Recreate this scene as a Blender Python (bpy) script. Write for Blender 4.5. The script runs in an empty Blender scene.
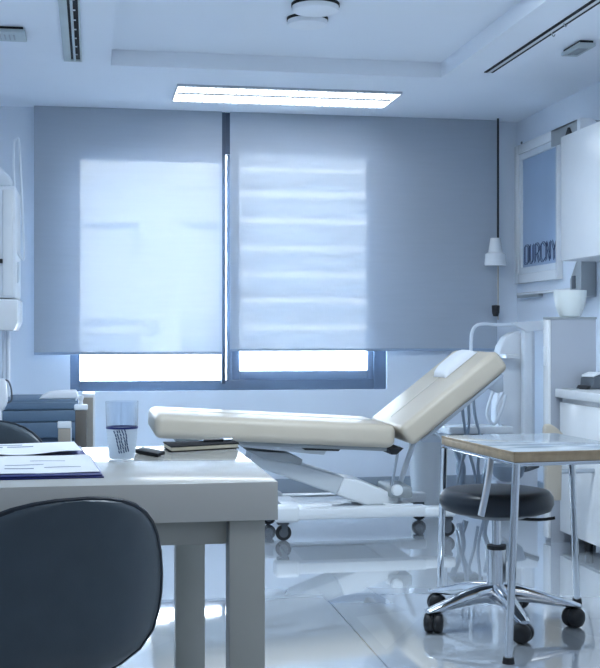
import bpy, bmesh, math, random
from mathutils import Vector, Matrix
random.seed(7)
S = bpy.context.scene
COL = S.collection
PI = math.pi
R = math.radians

# ------------------------------------------------------------------ survey
F, CX, CY, H = 1200.0, 300.0, 334.0, 1.10
PSI = math.atan(208 / F)
_c, _s = math.cos(PSI), math.sin(PSI)

def ray(px, py):
    u, v = (px - CX) / F, (CY - py) / F
    return Vector((_s + _c * u, _c - _s * u, v))
def onY(px, py, Y):
    r = ray(px, py); t = Y / r.y
    return Vector((r.x * t, Y, H + r.z * t))
def onZ(px, py, z):
    r = ray(px, py); t = (z - H) / r.z
    return Vector((r.x * t, r.y * t, z))
def onX(px, py, X):
    r = ray(px, py); t = X / r.x
    return Vector((X, r.y * t, H + r.z * t))

# ------------------------------------------------------------------ materials
def new_mat(name):
    m = bpy.data.materials.new(name); m.use_nodes = True
    nt = m.node_tree
    return m, nt, nt.nodes, nt.links

def pbr(name, col, rough=0.5, metal=0.0, var=0.04, scale=6.0, bump=0.0, bscale=200.0, spec=0.5, coat=0.0, emit=None, estr=0.0):
    m, nt, N, L = new_mat(name)
    b = N['Principled BSDF']
    b.inputs['Roughness'].default_value = rough
    b.inputs['Metallic'].default_value = metal
    b.inputs['Specular IOR Level'].default_value = spec
    b.inputs['Coat Weight'].default_value = coat
    tc = N.new('ShaderNodeTexCoord')
    nz = N.new('ShaderNodeTexNoise'); nz.inputs['Scale'].default_value = scale; nz.inputs['Detail'].default_value = 3
    L.new(tc.outputs['Object'], nz.inputs['Vector'])
    rp = N.new('ShaderNodeValToRGB')
    rp.color_ramp.elements[0].position = 0.3; rp.color_ramp.elements[1].position = 0.7
    rp.color_ramp.elements[0].color = tuple(max(0, x * (1 - var)) for x in col) + (1,)
    rp.color_ramp.elements[1].color = tuple(min(1, x * (1 + var)) for x in col) + (1,)
    L.new(nz.outputs['Fac'], rp.inputs['Fac']); L.new(rp.outputs['Color'], b.inputs['Base Color'])
    if bump:
        n2 = N.new('ShaderNodeTexNoise'); n2.inputs['Scale'].default_value = bscale
        L.new(tc.outputs['Object'], n2.inputs['Vector'])
        bp = N.new('ShaderNodeBump'); bp.inputs['Strength'].default_value = bump; bp.inputs['Distance'].default_value = 0.002
        L.new(n2.outputs['Fac'], bp.inputs['Height']); L.new(bp.outputs['Normal'], b.inputs['Normal'])
    if emit:
        b.inputs['Emission Color'].default_value = tuple(emit) + (1,)
        b.inputs['Emission Strength'].default_value = estr
    return m

def clear_glass(name, tint=(0.93, 0.97, 1.0), gloss=0.10, rough=0.03):
    m, nt, N, L = new_mat(name)
    N.remove(N['Principled BSDF'])
    out = N['Material Output']
    tr = N.new('ShaderNodeBsdfTransparent'); tr.inputs['Color'].default_value = tint + (1,)
    gl = N.new('ShaderNodeBsdfGlossy'); gl.inputs['Roughness'].default_value = rough
    lw = N.new('ShaderNodeLayerWeight'); lw.inputs['Blend'].default_value = 0.25
    mr = N.new('ShaderNodeMapRange'); mr.inputs['To Min'].default_value = gloss * 0.5; mr.inputs['To Max'].default_value = min(1, gloss * 5)
    L.new(lw.outputs['Facing'], mr.inputs['Value'])
    mx = N.new('ShaderNodeMixShader')
    L.new(mr.outputs['Result'], mx.inputs['Fac']); L.new(tr.outputs[0], mx.inputs[1]); L.new(gl.outputs[0], mx.inputs[2])
    L.new(mx.outputs[0], out.inputs['Surface'])
    return m

def blind_cloth(name, refl, trans, see):
    """woven screen cloth: diffuse + translucent + open weave"""
    m, nt, N, L = new_mat(name)
    N.remove(N['Principled BSDF']); out = N['Material Output']
    tc = N.new('ShaderNodeTexCoord')
    wv = N.new('ShaderNodeTexNoise'); wv.inputs['Scale'].default_value = 3.0
    mp = N.new('ShaderNodeMapping'); mp.inputs['Scale'].default_value = (1, 1, 14)
    L.new(tc.outputs['Object'], mp.inputs['Vector']); L.new(mp.outputs['Vector'], wv.inputs['Vector'])
    rp = N.new('ShaderNodeValToRGB')
    rp.color_ramp.elements[0].color = tuple(x * 0.96 for x in refl) + (1,)
    rp.color_ramp.elements[1].color = tuple(min(1, x * 1.04) for x in refl) + (1,)
    L.new(wv.outputs['Fac'], rp.inputs['Fac'])
    d = N.new('ShaderNodeBsdfDiffuse'); L.new(rp.outputs['Color'], d.inputs['Color'])
    t = N.new('ShaderNodeBsdfTranslucent'); t.inputs['Color'].default_value = trans + (1,)
    a = N.new('ShaderNodeAddShader'); L.new(d.outputs[0], a.inputs[0]); L.new(t.outputs[0], a.inputs[1])
    p = N.new('ShaderNodeBsdfTransparent')
    mx = N.new('ShaderNodeMixShader'); mx.inputs['Fac'].default_value = see
    L.new(a.outputs[0], mx.inputs[1]); L.new(p.outputs[0], mx.inputs[2]); L.new(mx.outputs[0], out.inputs['Surface'])
    return m

def tile_floor(name):
    m, nt, N, L = new_mat(name)
    b = N['Principled BSDF']
    tc = N.new('ShaderNodeTexCoord')
    mp = N.new('ShaderNodeMapping'); mp.inputs['Location'].default_value = (-0.96, -4.93, 0)
    L.new(tc.outputs['Object'], mp.inputs['Vector'])
    br = N.new('ShaderNodeTexBrick'); br.offset = 0.0; br.squash = 1.0
    br.inputs['Scale'].default_value = 1.0; br.inputs['Brick Width'].default_value = 1.2; br.inputs['Row Height'].default_value = 1.2
    br.inputs['Mortar Size'].default_value = 0.0035; br.inputs['Mortar Smooth'].default_value = 0.1; br.inputs['Bias'].default_value = 0.0
    br.inputs['Color1'].default_value = (0.44, 0.48, 0.52, 1); br.inputs['Color2'].default_value = (0.50, 0.54, 0.58, 1)
    br.inputs['Mortar'].default_value = (0.22, 0.25, 0.29, 1)
    L.new(mp.outputs['Vector'], br.inputs['Vector'])
    # broad lighter and darker cells with crisp facets
    vo = N.new('ShaderNodeTexVoronoi'); vo.inputs['Scale'].default_value = 1.7
    mp2 = N.new('ShaderNodeMapping'); mp2.inputs['Scale'].default_value = (1.0, 0.55, 1.0); mp2.inputs['Rotation'].default_value = (0, 0, 0.5)
    L.new(tc.outputs['Object'], mp2.inputs['Vector']); L.new(mp2.outputs['Vector'], vo.inputs['Vector'])
    rp = N.new('ShaderNodeValToRGB')
    rp.color_ramp.elements[0].color = (0.80, 0.82, 0.86, 1); rp.color_ramp.elements[1].color = (1, 1, 1, 1)
    sp = N.new('ShaderNodeSeparateColor'); L.new(vo.outputs['Color'], sp.inputs['Color'])
    L.new(sp.outputs['Red'], rp.inputs['Fac'])
    mx = N.new('ShaderNodeMix'); mx.data_type = 'RGBA'; mx.blend_type = 'MULTIPLY'; mx.inputs['Factor'].default_value = 0.8
    L.new(br.outputs['Color'], mx.inputs['A']); L.new(rp.outputs['Color'], mx.inputs['B'])
    L.new(mx.outputs['Result'], b.inputs['Base Color'])
    nz = N.new('ShaderNodeTexNoise'); nz.inputs['Scale'].default_value = 2.5
    L.new(tc.outputs['Object'], nz.inputs['Vector'])
    mr = N.new('ShaderNodeMapRange'); mr.inputs['To Min'].default_value = 0.03; mr.inputs['To Max'].default_value = 0.07
    L.new(nz.outputs['Fac'], mr.inputs['Value']); L.new(mr.outputs['Result'], b.inputs['Roughness'])
    b.inputs['Specular IOR Level'].default_value = 0.9
    b.inputs['Coat Weight'].default_value = 1.0; b.inputs['Coat IOR'].default_value = 1.75; b.inputs['Coat Roughness'].default_value = 0.03
    return m

def marble(name):
    m, nt, N, L = new_mat(name)
    b = N['Principled BSDF']; b.inputs['Roughness'].default_value = 0.09
    tc = N.new('ShaderNodeTexCoord')
    mp = N.new('ShaderNodeMapping'); mp.inputs['Rotation'].default_value = (0, 0, 0.5); mp.inputs['Scale'].default_value = (1, 4, 1)
    nz = N.new('ShaderNodeTexNoise'); nz.inputs['Scale'].default_value = 5; nz.inputs['Detail'].default_value = 6; nz.inputs['Distortion'].default_value = 0.8
    L.new(tc.outputs['Object'], mp.inputs['Vector']); L.new(mp.outputs['Vector'], nz.inputs['Vector'])
    rp = N.new('ShaderNodeValToRGB')
    e = rp.color_ramp.elements
    e[0].position = 0.35; e[0].color = (0.24, 0.29, 0.34, 1)
    e[1].position = 0.62; e[1].color = (0.46, 0.50, 0.54, 1)
    L.new(nz.outputs['Fac'], rp.inputs['Fac']); L.new(rp.outputs['Color'], b.inputs['Base Color'])
    return m

M = {}
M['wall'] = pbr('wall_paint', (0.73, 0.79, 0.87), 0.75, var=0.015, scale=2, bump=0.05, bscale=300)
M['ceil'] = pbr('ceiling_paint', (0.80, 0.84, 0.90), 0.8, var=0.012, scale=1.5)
M['floor'] = tile_floor('floor_tile')
M['base'] = pbr('baseboard_grey', (0.30, 0.35, 0.41), 0.4, var=0.03)
M['frame'] = pbr('window_frame_blue_grey', (0.13, 0.18, 0.26), 0.45, var=0.03)
M['gapshade'] = pbr('gap_shade_dark_blue', (0.05, 0.075, 0.115), 0.5)
M['sash'] = pbr('window_sash_blue_grey', (0.22, 0.29, 0.40), 0.45, var=0.03)
M['pane'] = clear_glass('window_pane', (0.95, 0.98, 1.0), 0.04, 0.01)
M['clothL'] = blind_cloth('blind_cloth_sheer', (0.46, 0.51, 0.58), (0.034, 0.035, 0.036), 0.145)
M['clothR'] = blind_cloth('blind_cloth_screen', (0.46, 0.51, 0.58), (0.034, 0.035, 0.036), 0.16)
M['band'] = blind_cloth('shade_band_cloth', (0.5, 0.52, 0.55), (0.23, 0.22, 0.21), 0.44)
M['rail'] = pbr('blind_rail', (0.30, 0.38, 0.50), 0.5)
M['white'] = pbr('white_lacquer', (0.80, 0.82, 0.84), 0.25, var=0.015)
M['whitep'] = pbr('white_plastic', (0.78, 0.81, 0.85), 0.35, var=0.02)
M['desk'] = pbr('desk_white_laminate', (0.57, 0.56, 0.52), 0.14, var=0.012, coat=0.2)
M['deskshade'] = pbr('desk_leg_shaded', (0.43, 0.43, 0.39), 0.4, var=0.02)  # desk white darkened to carry the shade on legs and aprons
M['cream'] = pbr('cream_vinyl', (0.59, 0.52, 0.42), 0.38, var=0.02, bump=0.12, bscale=350)
M['piping'] = pbr('cream_piping', (0.50, 0.47, 0.40), 0.5)
M['bedsteel'] = pbr('bed_grey_paint', (0.58, 0.62, 0.66), 0.35, var=0.02)
M['bedwhite'] = pbr('bed_white_paint', (0.76, 0.79, 0.82), 0.3, var=0.02)
M['darksteel'] = pbr('dark_steel', (0.10, 0.115, 0.135), 0.4, 0.2)
M['chrome'] = pbr('chrome', (0.70, 0.73, 0.77), 0.10, 1.0, var=0.01)
M['steel'] = pbr('brushed_steel', (0.50, 0.54, 0.59), 0.28, 1.0, var=0.03)
M['greysteel'] = pbr('grey_metal', (0.36, 0.39, 0.41), 0.42, 0.4, var=0.04)
M['leather'] = pbr('dark_slate_leather', (0.050, 0.070, 0.088), 0.42, var=0.06, scale=20, bump=0.10, bscale=420)
M['vinylblk'] = pbr('black_blue_vinyl', (0.020, 0.027, 0.038), 0.34, var=0.05, spec=0.32)
M['black'] = pbr('black_rubber', (0.012, 0.013, 0.016), 0.5)
M['mattblack'] = pbr('matt_black_cover', (0.014, 0.015, 0.018), 0.85, spec=0.15)
M['slot'] = pbr('slot_and_shadow_black', (0.008, 0.008, 0.010), 0.8)
M['blue'] = pbr('slate_blue_laminate', (0.12, 0.19, 0.28), 0.42, var=0.03)
M['tan'] = pbr('tan_panel', (0.36, 0.32, 0.27), 0.5, var=0.06, scale=12)
M['brown'] = pbr('brown_grey_bottle', (0.14, 0.125, 0.11), 0.25, var=0.04)
M['beige'] = pbr('beige_moulding', (0.47, 0.42, 0.35), 0.45, var=0.04)
M['oak'] = pbr('pale_wood_edge', (0.44, 0.33, 0.21), 0.45, var=0.14, scale=30)
M['marble'] = marble('grey_marble_top')
M['greycab'] = pbr('grey_cabinet_board', (0.40, 0.43, 0.49), 0.5, var=0.02)
M['greyplas'] = pbr('grey_green_plastic', (0.46, 0.52, 0.53), 0.45)
M['paper'] = pbr('paper', (0.84, 0.86, 0.90), 0.7, var=0.01)
M['pages'] = pbr('cream_pages', (0.70, 0.64, 0.50), 0.7, var=0.08, scale=60)
M['ink'] = pbr('printed_ink', (0.22, 0.25, 0.34), 0.7)
M['navy'] = pbr('navy_plastic', (0.012, 0.022, 0.16), 0.35)
M['letter'] = pbr('lettering_dark_blue', (0.05, 0.08, 0.17), 0.5)
M['poster'] = pbr('poster_blue_grey', (0.36, 0.47, 0.63), 0.35, var=0.10, scale=1.2)
M['silverfr'] = pbr('pale_frame', (0.72, 0.76, 0.80), 0.35, var=0.02)
M['cupclear'] = clear_glass('cup_clear', (0.93, 0.955, 0.98), 0.10, 0.08)
M['cupfrost'] = blind_cloth('cup_frosted', (0.46, 0.49, 0.52), (0.36, 0.39, 0.42), 0.22)
M['ceramic'] = pbr('bowl_ceramic', (0.70, 0.74, 0.73), 0.3, var=0.02)
M['hose'] = pbr('pale_grey_hose', (0.30, 0.36, 0.43), 0.35)
M['tubing'] = pbr('white_hose', (0.72, 0.77, 0.83), 0.35)
M['lamp'] = pbr('lamp_diffuser', (0.9, 0.9, 0.9), 0.4, emit=(0.93, 0.97, 1.0), estr=1.6)
M['tubelamp'] = pbr('lamp_tube', (0.9, 0.9, 0.9), 0.4, emit=(0.96, 0.98, 1.0), estr=2.6)
M['facade'] = pbr('facade_grey_render', (0.31, 0.28, 0.258), 0.9, spec=0.1, var=0.01)
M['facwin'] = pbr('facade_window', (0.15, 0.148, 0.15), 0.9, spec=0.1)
M['ground'] = pbr('pale_paving', (0.62, 0.63, 0.64), 0.8)

# ------------------------------------------------------------------ mesh helpers
def NB(): return bmesh.new()

def box(bm, lo, hi, mtx=None, bev=0.0, seg=2):
    t = bmesh.new()
    bmesh.ops.create_cube(t, size=1.0)
    lo, hi = Vector(lo), Vector(hi)
    for v in t.verts:
        v.co = Vector([(lo[i] + hi[i]) / 2 + v.co[i] * (hi[i] - lo[i]) for i in range(3)])
    if bev > 0:
        bmesh.ops.bevel(t, geom=list(t.edges), offset=bev, segments=seg, affect='EDGES', profile=0.5, clamp_overlap=True)
    merge(bm, t, mtx)

def merge(bm, t, mtx=None):
    if mtx is not None: bmesh.ops.transform(t, matrix=mtx, verts=t.verts)
    me = bpy.data.meshes.new('tmp'); t.to_mesh(me); t.free()
    bm.from_mesh(me); bpy.data.meshes.remove(me)

def prism(bm, pts, axis, a, b, bev=0.0, seg=2, mtx=None):
    """polygon of 2-D points extruded along axis ('x','y','z') from a to b"""
    t = bmesh.new()
    def mk(p, w):
        return {'x': (w, p[0], p[1]), 'y': (p[0], w, p[1]), 'z': (p[0], p[1], w)}[axis]
    A = [t.verts.new(mk(p, a)) for p in pts]; B = [t.verts.new(mk(p, b)) for p in pts]
    t.faces.new(A); t.faces.new(list(reversed(B)))
    n = len(pts)
    for i in range(n):
        t.faces.new([A[i], B[i], B[(i + 1) % n], A[(i + 1) % n]])
    bmesh.ops.recalc_face_normals(t, faces=t.faces)
    if bev > 0:
        bmesh.ops.bevel(t, geom=list(t.edges), offset=bev, segments=seg, affect='EDGES', profile=0.5, clamp_overlap=True)
    merge(bm, t, mtx)

def smooth_path(pts, n=6):
    pts = [Vector(p) for p in pts]
    if len(pts) < 3: return pts
    out = []
    for i in range(len(pts) - 1):
        p0 = pts[max(i - 1, 0)]; p1 = pts[i]; p2 = pts[i + 1]; p3 = pts[min(i + 2, len(pts) - 1)]
        for k in range(n):
            t = k / n
            out.append(0.5 * ((2 * p1) + (-p0 + p2) * t + (2 * p0 - 5 * p1 + 4 * p2 - p3) * t * t + (-p0 + 3 * p1 - 3 * p2 + p3) * t ** 3))
    out.append(pts[-1]); return out

def tube(bm, pts, r, seg=10, smooth=0, closed=False, flat=1.0):
    pts = [Vector(p) for p in pts]
    if smooth: pts = smooth_path(pts, smooth)
    n = len(pts)
    rr = r if isinstance(r, (list, tuple)) else [r] * n
    if len(rr) != n:
        rr = [rr[0] + (rr[-1] - rr[0]) * i / (n - 1) for i in range(n)]
    rings = []; up = None
    for i, p in enumerate(pts):
        if closed: d = pts[(i + 1) % n] - pts[i - 1]
        else: d = pts[min(i + 1, n - 1)] - pts[max(i - 1, 0)]
        d.normalize()
        if up is None:
            up = Vector((0, 0, 1)) if abs(d.z) < 0.9 else Vector((0, 1, 0))
        a = d.cross(up); a.normalize(); up = a.cross(d); up.normalize()
        rings.append([bm.verts.new(p + a * (rr[i] * math.cos(2 * PI * k / seg)) + up * (rr[i] * flat * math.sin(2 * PI * k / seg))) for k in range(seg)])
    for i in range(n if closed else n - 1):
        A, B = rings[i], rings[(i + 1) % n]
        for k in range(seg):
            bm.faces.new([A[k], A[(k + 1) % seg], B[(k + 1) % seg], B[k]])
    if not closed:
        bm.faces.new(list(reversed(rings[0]))); bm.faces.new(rings[-1])

def lathe(bm, prof, c=(0, 0, 0), seg=32, mtx=None, close_top=True, close_bot=True, sy=1.0):
    t = bmesh.new()
    rings = []
    for r, z in prof:
        if r < 1e-6:
            rings.append([t.verts.new((c[0], c[1], c[2] + z))])
        else:
            rings.append([t.verts.new((c[0] + r * math.cos(2 * PI * k / seg), c[1] + sy * r * math.sin(2 * PI * k / seg), c[2] + z)) for k in range(seg)])
    for A, B in zip(rings, rings[1:]):
        for k in range(seg):
            k2 = (k + 1) % seg
            if len(A) == 1 and len(B) == 1: continue
            if len(A) == 1: t.faces.new([A[0], B[k2], B[k]])
            elif len(B) == 1: t.faces.new([A[k], A[k2], B[0]])
            else: t.faces.new([A[k], A[k2], B[k2], B[k]])
    if len(rings[0]) > 1 and close_bot: t.faces.new(list(reversed(rings[0])))
    if len(rings[-1]) > 1 and close_top: t.faces.new(rings[-1])
    bmesh.ops.recalc_face_normals(t, faces=t.faces)
    merge(bm, t, mtx)

def obj(name, bm, m, parent=None, smooth=True, ang=35):
    bmesh.ops.recalc_face_normals(bm, faces=bm.faces) if False else None
    me = bpy.data.meshes.new(name); bm.to_mesh(me); bm.free()
    for p in me.polygons: p.use_smooth = smooth
    if smooth: me.set_sharp_from_angle(angle=R(ang))
    me.materials.append(M[m] if isinstance(m, str) else m)
    o = bpy.data.objects.new(name, me); COL.objects.link(o)
    if parent is not None: o.parent = parent
    return o

def tag(o, label, cat, group=None, kind=None):
    o['label'] = label; o['category'] = cat
    if group: o['group'] = group
    if kind: o['kind'] = kind
    return o

def thing(name, label, cat, loc=(0, 0, 0), rz=0.0, group=None, kind=None):
    o = bpy.data.objects.new(name, None); COL.objects.link(o)
    o.location = loc; o.rotation_euler = (0, 0, rz); o.empty_display_size = 0.1
    return tag(o, label, cat, group, kind)

def struct(name, bm, m, parent=None, label=None, cat=None, smooth=False):
    o = obj(name, bm, m, parent, smooth)
    if parent is None:
        o['kind'] = 'structure'
        o['label'] = label; o['category'] = cat
    return o

def dup(root, loc, rz, label, group=None):
    r = root.copy(); COL.objects.link(r); r.location = loc; r.rotation_euler = (0, 0, rz)
    r['label'] = label
    if group: r['group'] = group
    for ch in list(root.children):
        c = ch.copy(); COL.objects.link(c); c.parent = r
        for g in list(ch.children):
            d = g.copy(); COL.objects.link(d); d.parent = c
    return r

def rel(bm, loc):
    bmesh.ops.translate(bm, vec=-Vector(loc), verts=bm.verts)
    return bm

def Ry(a, p):   # rotate about Y through p
    p = Vector(p)
    return Matrix.Translation(p) @ Matrix.Rotation(a, 4, 'Y') @ Matrix.Translation(-p)

# ------------------------------------------------------------------ room
YB, XR, XL, YF, ZC = 8.2, 3.0, -0.78, -1.3, 2.615
b = NB(); box(b, (XL - 0.2, YF - 0.2, -0.15), (XR + 0.2, YB + 0.25, 0)); struct('floor', b, 'floor', label='glossy pale blue grey tiled floor', cat='floor')

# ceiling: slab with a shallow rectangular tray let into it
tx0, tx1, ty0, ty1 = 0.105, 2.035, 1.6, 6.85
b = NB()
x0, x1, y0, y1 = XL - 0.2, XR + 0.2, YF - 0.2, YB + 0.25
for lo, hi in (((x0, y0), (tx0, y1)), ((tx1, y0), (x1, y1)), ((tx0, y0), (tx1, ty0)), ((tx0, ty1), (tx1, y1))):
    box(b, lo + (ZC,), hi + (ZC + 0.09,))
box(b, (x0, y0, ZC + 0.09), (x1, y1, ZC + 0.3))
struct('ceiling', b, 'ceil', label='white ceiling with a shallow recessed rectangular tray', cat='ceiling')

wx0, wx1, wz0, wz1 = -0.145, 2.041, 0.712, 2.44
b = NB()
box(b, (XL - 0.2, YB, 0), (wx0, YB + 0.25, ZC)); box(b, (wx1, YB, 0), (XR + 0.2, YB + 0.25, ZC))
box(b, (wx0, YB, 0), (wx1, YB + 0.25, wz0)); box(b, (wx0, YB, wz1), (wx1, YB + 0.25, ZC))
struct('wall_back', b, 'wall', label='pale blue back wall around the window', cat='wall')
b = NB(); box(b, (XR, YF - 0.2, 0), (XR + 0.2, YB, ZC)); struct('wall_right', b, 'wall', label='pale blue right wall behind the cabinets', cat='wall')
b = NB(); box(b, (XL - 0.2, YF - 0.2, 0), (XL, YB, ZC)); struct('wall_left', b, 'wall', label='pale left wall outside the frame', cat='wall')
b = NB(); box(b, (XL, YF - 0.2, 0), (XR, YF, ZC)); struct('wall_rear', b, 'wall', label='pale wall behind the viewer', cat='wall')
b = NB(); box(b, (XL, YB - 0.018, 0), (XR, YB, 0.10), bev=0.004); struct('baseboard_back', b, 'base', label='grey baseboard along the back wall under the window', cat='baseboard')
b = NB(); box(b, (XR - 0.018, 6.45, 0), (XR, YB - 0.018, 0.10), bev=0.004); struct('baseboard_right', b, 'base', label='grey baseboard along the right wall', cat='baseboard')

# window: outer frame, two lights, mullion
win = thing('window_1', 'wide two pane window with blue grey frame behind the roller blinds', 'window', (wx0, YB + 0.03, wz0), kind='structure')
def W(px, py): return onY(px, py, YB + 0.03)
gl0, gl1 = W(80, 381), W(221, 381)
sl0, sl1 = W(225.4, 381).x, W(227.3, 381).x
gr0, gr1 = W(240, 371), W(368, 371)
Yf0, Yf1 = YB + 0.03, YB + 0.11
L0 = win.location
ztopL, ztopR = 2.285, 2.365
b = NB()
box(b, (wx0, Yf0, wz0), (gl0.x, Yf1, wz1), bev=0.006)
box(b, (W(374, 380).x, Yf0, wz0), (wx1, Yf1, wz1), bev=0.006)
box(b, (gl0.x, Yf0, wz0), (W(374, 380).x, Yf1, gl0.z), bev=0.006)
box(b, (gl0.x, Yf0, ztopL), (gl1.x, Yf1, wz1), bev=0.006)
box(b, (gl1.x, Yf0, ztopR), (W(374, 380).x, Yf1, wz1), bev=0.006)
obj('window_frame', rel(b, L0), 'frame', win)
b = NB(); box(b, (gl1.x, Yf0 + 0.01, gl0.z), (sl0, Yf1, ztopL + 0.01), bev=0.004); obj('left_stile', rel(b, L0), 'frame', win)
b = NB(); box(b, (sl1, Yf0 - 0.008, gl0.z), (W(232, 380).x, Yf1, ztopR + 0.01), bev=0.005); obj('mullion', rel(b, L0), 'sash', win)
b = NB()
box(b, (W(232, 380).x, Yf0 + 0.02, gl0.z), (gr0.x, Yf1, ztopR), bev=0.006)
box(b, (gr1.x, Yf0 + 0.02, gl0.z), (W(374, 380).x, Yf1, ztopR), bev=0.006)
box(b, (gr0.x, Yf0 + 0.02, gl0.z), (gr1.x, Yf1, gr0.z), bev=0.006)
sash = obj('sash', rel(b, L0), 'sash', win)
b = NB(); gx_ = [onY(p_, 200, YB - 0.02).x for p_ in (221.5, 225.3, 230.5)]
box(b, (gx_[0], YB - 0.035, 0.76), (gx_[1], YB + 0.029, ZC), bev=0.003); struct('shade_strip_1', b, 'gapshade', label='dark upright strip for the shade in the gap between the two blinds', cat='shade_strip')  # dark strips stand in for the shaded gap between the blinds
b = NB(); box(b, (gx_[1], YB - 0.03, wz1 - 0.11), (gx_[2], YB + 0.029, ZC), bev=0.003); struct('shade_strip_2', b, 'gapshade', label='dark strip for the wall shade above the slit between the two blinds', cat='shade_strip')
b = NB(); box(b, (gl0.x, Yf0 + 0.045, gl0.z), (gl1.x, Yf0 + 0.051, ztopL)); obj('pane', rel(b, L0), 'pane', win)
b = NB(); box(b, (sl0, Yf0 + 0.045, gl0.z), (sl1, Yf0 + 0.051, ztopL)); obj('pane', rel(b, L0), 'pane', win)
b = NB(); box(b, (gr0.x, Yf0 + 0.045, gr0.z), (gr1.x, Yf0 + 0.051, ztopR)); obj('pane', rel(b, L0), 'pane', sash)

# ------------------------------------------------------------------ roller blinds
def blind(pxl, pxr, pyb_l, label, cloth, seam_z=None):
    Y = YB - 0.06
    a, c = onY(pxl, pyb_l, Y), onY(pxr, pyb_l, Y)
    zb = a.z
    t = thing('roller_blind', label, 'blind', ((a.x + c.x) / 2, Y, zb), group='roller blinds over the window')
    o = t.location
    b = NB(); box(b, (a.x, Y - 0.001, zb + 0.01), (c.x, Y + 0.001, ZC - 0.001)); obj('fabric', rel(b, o), cloth, t)
    b = NB(); box(b, (a.x, Y - 0.007, zb - 0.006), (c.x, Y + 0.007, zb + 0.012), bev=0.004); obj('bottom_rail', rel(b, o), 'rail', t)
    b = NB(); tube(b, [(a.x + 0.01, Y + 0.028, ZC - 0.035), (c.x - 0.01, Y + 0.028, ZC - 0.035)], 0.022, 14); obj('roller', rel(b, o), 'whitep', t)
    return t
blind(34, 222, 354, 'left roller blind with one plain bright glowing rectangle, hanging over the left pane', 'clothL')
blind(230, 497, 350.5, 'right wider roller blind with bright horizontal stripes glowing through, reaching the wall corner', 'clothR')

# pull cord by the right corner
YC_ = YB - 0.13
p0 = onY(498, 122, YC_); cx = p0.x
t = thing('pull_cord', 'dark blind cord with white bell shaped cover hanging in the wall corner', 'cord', (cx, YC_, 1.22))
o = t.location
zc_top, zc_bot = onY(495, 238, YC_).z, onY(495, 266, YC_).z
b = NB(); tube(b, [(cx, YC_, ZC - 0.001), (cx, YC_, zc_top - 0.01)], 0.008, 8); obj('upper_cord', rel(b, o), 'black', t)
b = NB(); tube(b, [(cx, YC_, zc_bot + 0.02), (cx, YC_, 1.20)], 0.005, 8); obj('lower_cord', rel(b, o), 'beige', t)
b = NB(); lathe(b, [(0.0, zc_top), (0.035, zc_top - 0.003), (0.043, zc_top - 0.05), (0.05, zc_top - 0.1), (0.072, zc_top - 0.115), (0.078, zc_bot + 0.01), (0.074, zc_bot), (0, zc_bot)], (cx - 0.03, YC_ - 0.03, 0), 24, sy=0.8); obj('cover', rel(b, o), 'white', t)
b = NB(); lathe(b, [(0, 1.305), (0.028, 1.30), (0.026, 1.25), (0.018, 1.225), (0, 1.222)], (cx - 0.02, YC_ - 0.01, 0), 16); obj('cord_end', rel(b, o), 'black', t)

# ------------------------------------------------------------------ outside
b = NB(); box(b, (-30, YB + 0.6, -3.7), (40, 60, -3.5)); struct('ground', b, 'ground', label='pale paving outside below the window', cat='ground')
YO = 22.0
t = thing('apartment_building', 'pale building opposite, faintly seen through the left blind', 'building', (2, YO, -3.5))
o = t.location
b = NB(); box(b, (-14, YO, -3.5), (24, YO + 6, 11), bev=0.05); obj('facade', rel(b, o), 'facade', t)
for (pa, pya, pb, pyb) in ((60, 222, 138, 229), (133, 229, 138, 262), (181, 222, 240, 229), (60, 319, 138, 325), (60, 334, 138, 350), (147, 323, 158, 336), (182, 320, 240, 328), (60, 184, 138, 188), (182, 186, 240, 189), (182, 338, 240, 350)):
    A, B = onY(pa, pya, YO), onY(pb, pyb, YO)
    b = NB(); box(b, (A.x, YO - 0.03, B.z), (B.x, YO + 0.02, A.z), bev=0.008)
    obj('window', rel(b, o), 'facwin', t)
# banded cloth shade in the reveal outside the right pane
gxa, gxb = gr0.x - 0.03, gr1.x + 0.03
YL = YB + 0.19
t = thing('banded_shade', 'pale cloth shade of level bands outside the right pane, glowing through the striped blind', 'shade', ((gxa + gxb) / 2, YL, gr0.z + 0.1))
o = t.location
pys = (148, 172, 197, 224, 251, 277, 303, 330)
for k, py in enumerate(pys):
    zt, zb = onY(300, py, YL).z, onY(300, (pys + (356,))[k + 1] - (5.5 if k else 4), YL).z
    b = NB()
    prism(b, [(YL - 0.001, zt - 0.002), (YL + 0.016, zt - 0.02), (YL + 0.020, (zt + zb) / 2), (YL + 0.010, zb), (YL + 0.008, zb), (YL + 0.018, (zt + zb) / 2), (YL + 0.014, zt - 0.02), (YL - 0.003, zt - 0.002)], 'x', gxa + 0.005, gxb - 0.005)
    obj('cloth_band', rel(b, o), 'band', t)
b = NB(); box(b, (gxa, YL - 0.02, ztopR - 0.0), (gxb, YL + 0.02, ztopR + 0.04), bev=0.004); obj('head_rail', rel(b, o), 'sash', t)
for x in (gxa, gxb - 0.004):
    b = NB(); box(b, (x, YL - 0.003, onY(300, 350, YL).z), (x + 0.004, YL + 0.003, ztopR)); obj('side_cord', rel(b, o), 'sash', t)

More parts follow.
